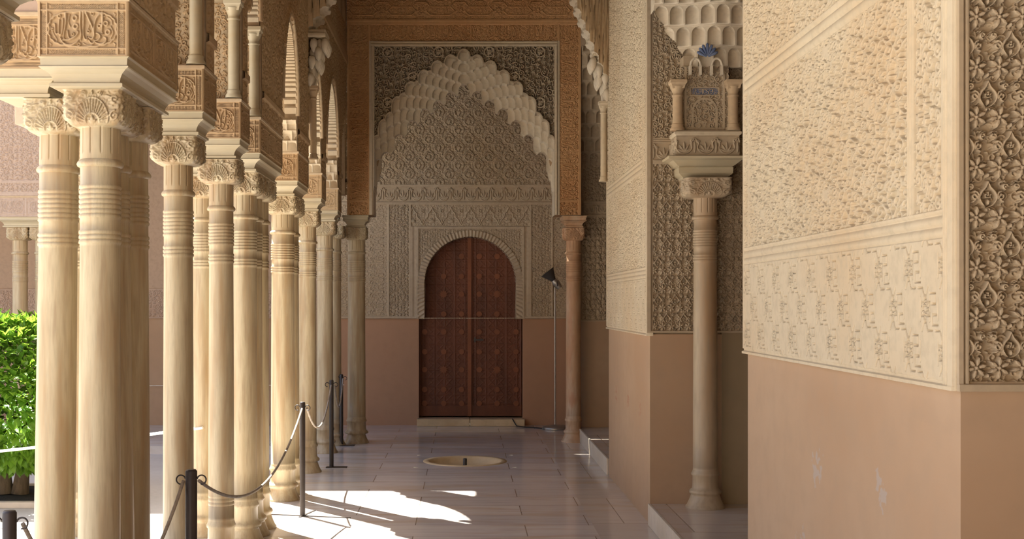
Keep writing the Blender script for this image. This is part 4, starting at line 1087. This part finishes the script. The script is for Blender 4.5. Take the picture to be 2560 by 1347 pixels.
# far gallery across the court: arcade wall, roof and the taller corner tower
fg = empty('wall_far', (-5, 14.25, 2.6), kind='structure')
m = MB(); m.box(-12, 14.09, 2.815, -4.68, 14.41, 5.6); m.box(-4.68, 14.09, 4.3, -1.66, 14.41, 5.6); m.build('gallery_wall', M['rose'], fg).location = (5, -14.25, -2.6)
relief('carved_gallery_face', (-6.6-(-5), 14.085-14.25, 2.815-2.6), XP, ZP, YN, 1.92, 1.75, 300, 280, lambda u, v: wh([(np.abs(u-1.25) < .012, .016), (v < .05, .01), (np.abs(v-.16) < .02, .016)], ARCADE_T.sample(u, v)*.014), M['rose'], fg)
m = MB(); m.box(-12, 13.7, 5.6, -1.7, 16.6, 5.75); m.build('gallery_roof', M['tile_roof'], fg).location = (5, -14.25, -2.6)
m = MB(); m.box(-14, 14.05, 5.7, -5.25, 18, 7.45); m.build('corner_tower', M['plain'], fg).location = (5, -14.25, -2.6)
impost(-4.97, 14.25, .32, .17, 'impost block over the distant pair of far gallery columns', 3, tone='rose')
m = MB(); m.box(-30, -12, -.1, -29.7, 20, 6); m.box(-30, -12.2, -.1, -1.8, -12, 6); tag(m.build('wall_court', M['plain']), kind='structure')

# ================================================================== FOUNTAIN BASIN
fbn = empty('fountain_basin', (BX, BY, 0), 'round sunken marble fountain basin in the middle of the passage floor', 'fountain')
m = MB(); m.lathe([(BR-.002, -.02), (BR-.002, .004), (.375, .006), (.362, 0), (.352, -.02), (.32, -.07), (.22, -.10), (.0, -.105)], n=64, cap=False); m.build('bowl', M['basin'], fbn)
m = MB(); m.lathe([(.02, -.10), (.02, .02), (.016, .028), (0, .028)], n=16, cap=False); m.build('spout', M['iron'], fbn)

# ================================================================== LAMP
LX, LY = 1.155, 15.72
lp = empty('floor_lamp', (LX, LY, 0), 'tall thin steel uplighter with dark tilted head between the door and the red stained column', 'lamp')
m = MB(); m.lathe([(.165, 0), (.168, .012), (.165, .03), (.14, .042), (.03, .05), (.014, .06)], n=48); m.build('base', M['steel'], lp)
m = MB(); m.lathe([(.011, .05), (.011, 1.80)], n=16); m.build('pole', M['steel'], lp)
m = MB(); d = Vector((-.62, 0, .78)).normalized(); c = Vector((.005, 0, 1.86))
m.tube([c-d*.09, c-d*.02, c, c+d*.04], [.035, .045, .048, .03], 20); m.build('lamp_body', M['steel'], lp)
m = MB(); m.tube([c+d*.03, c+d*.07, c+d*.17], [.03, .045, .098], 24); m.build('lamp_hood', M['lamp_dark'], lp)
m = MB(); m.tube([(.011, 0, 1.79), (.03, -.04, 1.82), (.02, -.05, 1.87)], .008, 8); m.build('yoke', M['lamp_dark'], lp)
m = MB(); m.tube([(bx(1280), YB-.13, .10), (bx(1284), YB-.15, .06), (bx(1290), YB-.2, .012), (bx(1310), YB-.3, .008), (bx(1335), 15.85, .007), (LX-.16, LY+.02, .008)], .007, 8)
tag(m.build('power_cable', M['black']), 'black cable running from the door sill to the base of the uplighter', 'cable')

# ================================================================== BARRIER POSTS AND ROPES
POSTS = [(-1.62, 4.42, .025, 'dark barrier post stub with two curled hooks at the bottom left corner', .86, 0),
         (-1.212, 5.51, .026, 'thick dark barrier post cut by the bottom edge, nearest in the rope line', .86, .0),
         (-1.212, 9.31, .020, 'dark barrier post standing in the sun patch before the bright column', .858, -.25),
         (-1.290, 12.07, .021, 'dark barrier post third in line, against the slim pale column', .85, .0),
         (-1.375, 13.90, .021, 'farthest dark barrier post beside the thin dark column', .80, .0)]
tops = []
for (x, y, r, lb, h, rot) in POSTS:
    o = empty('barrier_post', (x, y, 0), lb, 'post', 'rope barrier posts'); o.rotation_euler[2] = rot
    m = MB(); m.lathe([(r, .006), (r, h-.008), (r*.8, h), (0, h)], n=24, cap=False); m.build('pole', M['iron'], o)
    m = MB()
    if y > 8 and rot: m.box(-.30, -.008, .0, .38, .008, .006); m.box(-.008, -.06, 0, .008, .25, .006)
    else: m.box(-.05, -.05, .0, .15, .05, .007)
    m.build('foot_plate', M['iron'], o)
    for sg in (-1, 1):
        m = MB(); cz = h-.045; R_ = .020
        m.tube([(sg*(r+R_+R_*math.cos(t)*-1), 0, cz+R_*math.sin(t)) for t in np.linspace(.2, 4.9, 18)], .0035, 6)
        m.build('hook', M['iron'], o)
    tops.append(Vector((x, y, h-.05)))
def rope(p, q, sag, label, mk='rope', r=.008, skew=.5, n=40, group='barrier ropes'):
    p = Vector(p); q = Vector(q); pts = []
    for k in range(n+1):
        t = k/n; tt_ = t**(math.log(.5)/math.log(skew)) if skew != .5 else t
        pts.append(p.lerp(q, t)-Vector((0, 0, sag*4*tt_*(1-tt_))))
    c = (p+q)/2; m = MB(); m.tube(pts, r, 8); o = m.build('barrier_rope', M[mk]); return tag(o, label, 'rope', group)
d = Vector
rope(tops[1]+d((.035, .0, 0)), tops[2]-d((.0, .03, 0)), .29, 'grey rope sagging from the nearest thick post to the post in the sun patch')
rope(tops[0]+d((.04, .02, 0)), tops[1]-d((.035, 0, 0)), .42, 'grey rope rising from the bottom edge to the nearest thick post')
rope(tops[2]+d((.03, .02, 0)), tops[3]-d((0, .03, 0)), .26, 'short pale rope looping between the sunlit post and the third post')
rope(tops[3]+d((.03, .02, 0)), tops[4]-d((-.02, .03, 0)), .26, 'small rope loop between the third and the farthest post')
cp = lambda x, y, Y: ((x-1160)*Y/3100, Y, 1.6-(y-757)*Y/3100)
rope(cp(-700, 1185, 9.9), cp(507, 1069, 8.47), .03, 'white rope across the court behind the columns, passing before the orange tree', 'white_rope', .010)
m = MB(); a = cp(360, 967, 16.15); b_ = cp(860, 962, 16.15); m.tube([(a[0]-2.5, 16.17, a[2]), (b_[0], 16.17, b_[2])], .005, 6)
tag(m.build('wall_cord', M['white_rope']), 'thin pale cord strung along the distant pink dado', 'cord')

# ================================================================== ORANGE TREE
TX, TY = -3.92, 10.75
tb = empty('tree_bed', (TX, TY, -.09), 'low stone bordered bed of dark soil under the orange tree', 'planter')
m = MB()
for (x0, y0, x1, y1) in ((-.62, -.55, .62, -.47), (-.62, .47, .62, .55), (-.62, -.47, -.54, .47), (.54, -.47, .62, .47)): m.box(x0, y0, 0, x1, y1, .05)
m.build('stone_border', M['step'], tb, .006)
m = MB(); m.box(-.54, -.47, 0, .54, .47, .035); m.build('soil', M['soil'], tb)
tr = empty('orange_tree', (TX, TY, -.055), 'small clipped orange tree with glossy green leaves at the left edge', 'tree')
for (dx, s2) in ((-.06, -.04), (.07, .05)):
    m = MB(); m.tube([(dx, 0, 0), (dx+s2*.3, .01, .15), (dx+s2, 0, .34), (dx+s2*2.4, .03, .6), (dx+s2*4, 0, .85)], [.075, .062, .055, .045, .03], 14); m.build('trunk', M['bark'], tr)
nl = 8000; rs = np.random.RandomState(4)
V_ = []; F_ = []
for k in range(nl):
    z = rs.uniform(.27, 1.50); zc_ = (z-.27)/1.23
    rad = .65*(min(1, (zc_+.10)*2.6))**.35*(1 if zc_ < .72 else math.sqrt(max(.05, 1-((zc_-.72)/.32)**2)))
    a = rs.uniform(0, 2*PI); rr = rad*(rs.uniform(.55, 1)**.35)
    c = Vector((rr*math.cos(a), rr*math.sin(a), z))
    outw = Vector((math.cos(a), math.sin(a), .1+.7*(zc_-.4))); d_ = (outw*.5+Vector((rs.uniform(-.5, .5), rs.uniform(-.5, .5), -.55+.9*zc_+rs.uniform(-.3, .3)))).normalized()
    side = d_.cross(Vector((rs.uniform(-.4, .4), rs.uniform(-.4, .4), 1))+outw*.8).normalized(); up = side.cross(d_).normalized()
    L = rs.uniform(.07, .125); W = L*.24; o_ = len(V_)
    for (t, w2, dz) in ((0, .05, 0), (.3, .85, .01), (.62, .9, .012), (1, .03, -.012)):
        for sg in (-1, 0, 1): V_.append(tuple(c+d_*L*t+side*W*w2*sg+up*(dz-.006*(1-abs(sg)))))
    for r_ in range(3):
        for q in range(2): F_.append((o_+r_*3+q, o_+r_*3+q+1, o_+r_*3+q+4, o_+r_*3+q+3))
me = np_mesh('foliage', np.array(V_), np.array(F_)); link('foliage', me, M['leaf'], tr)
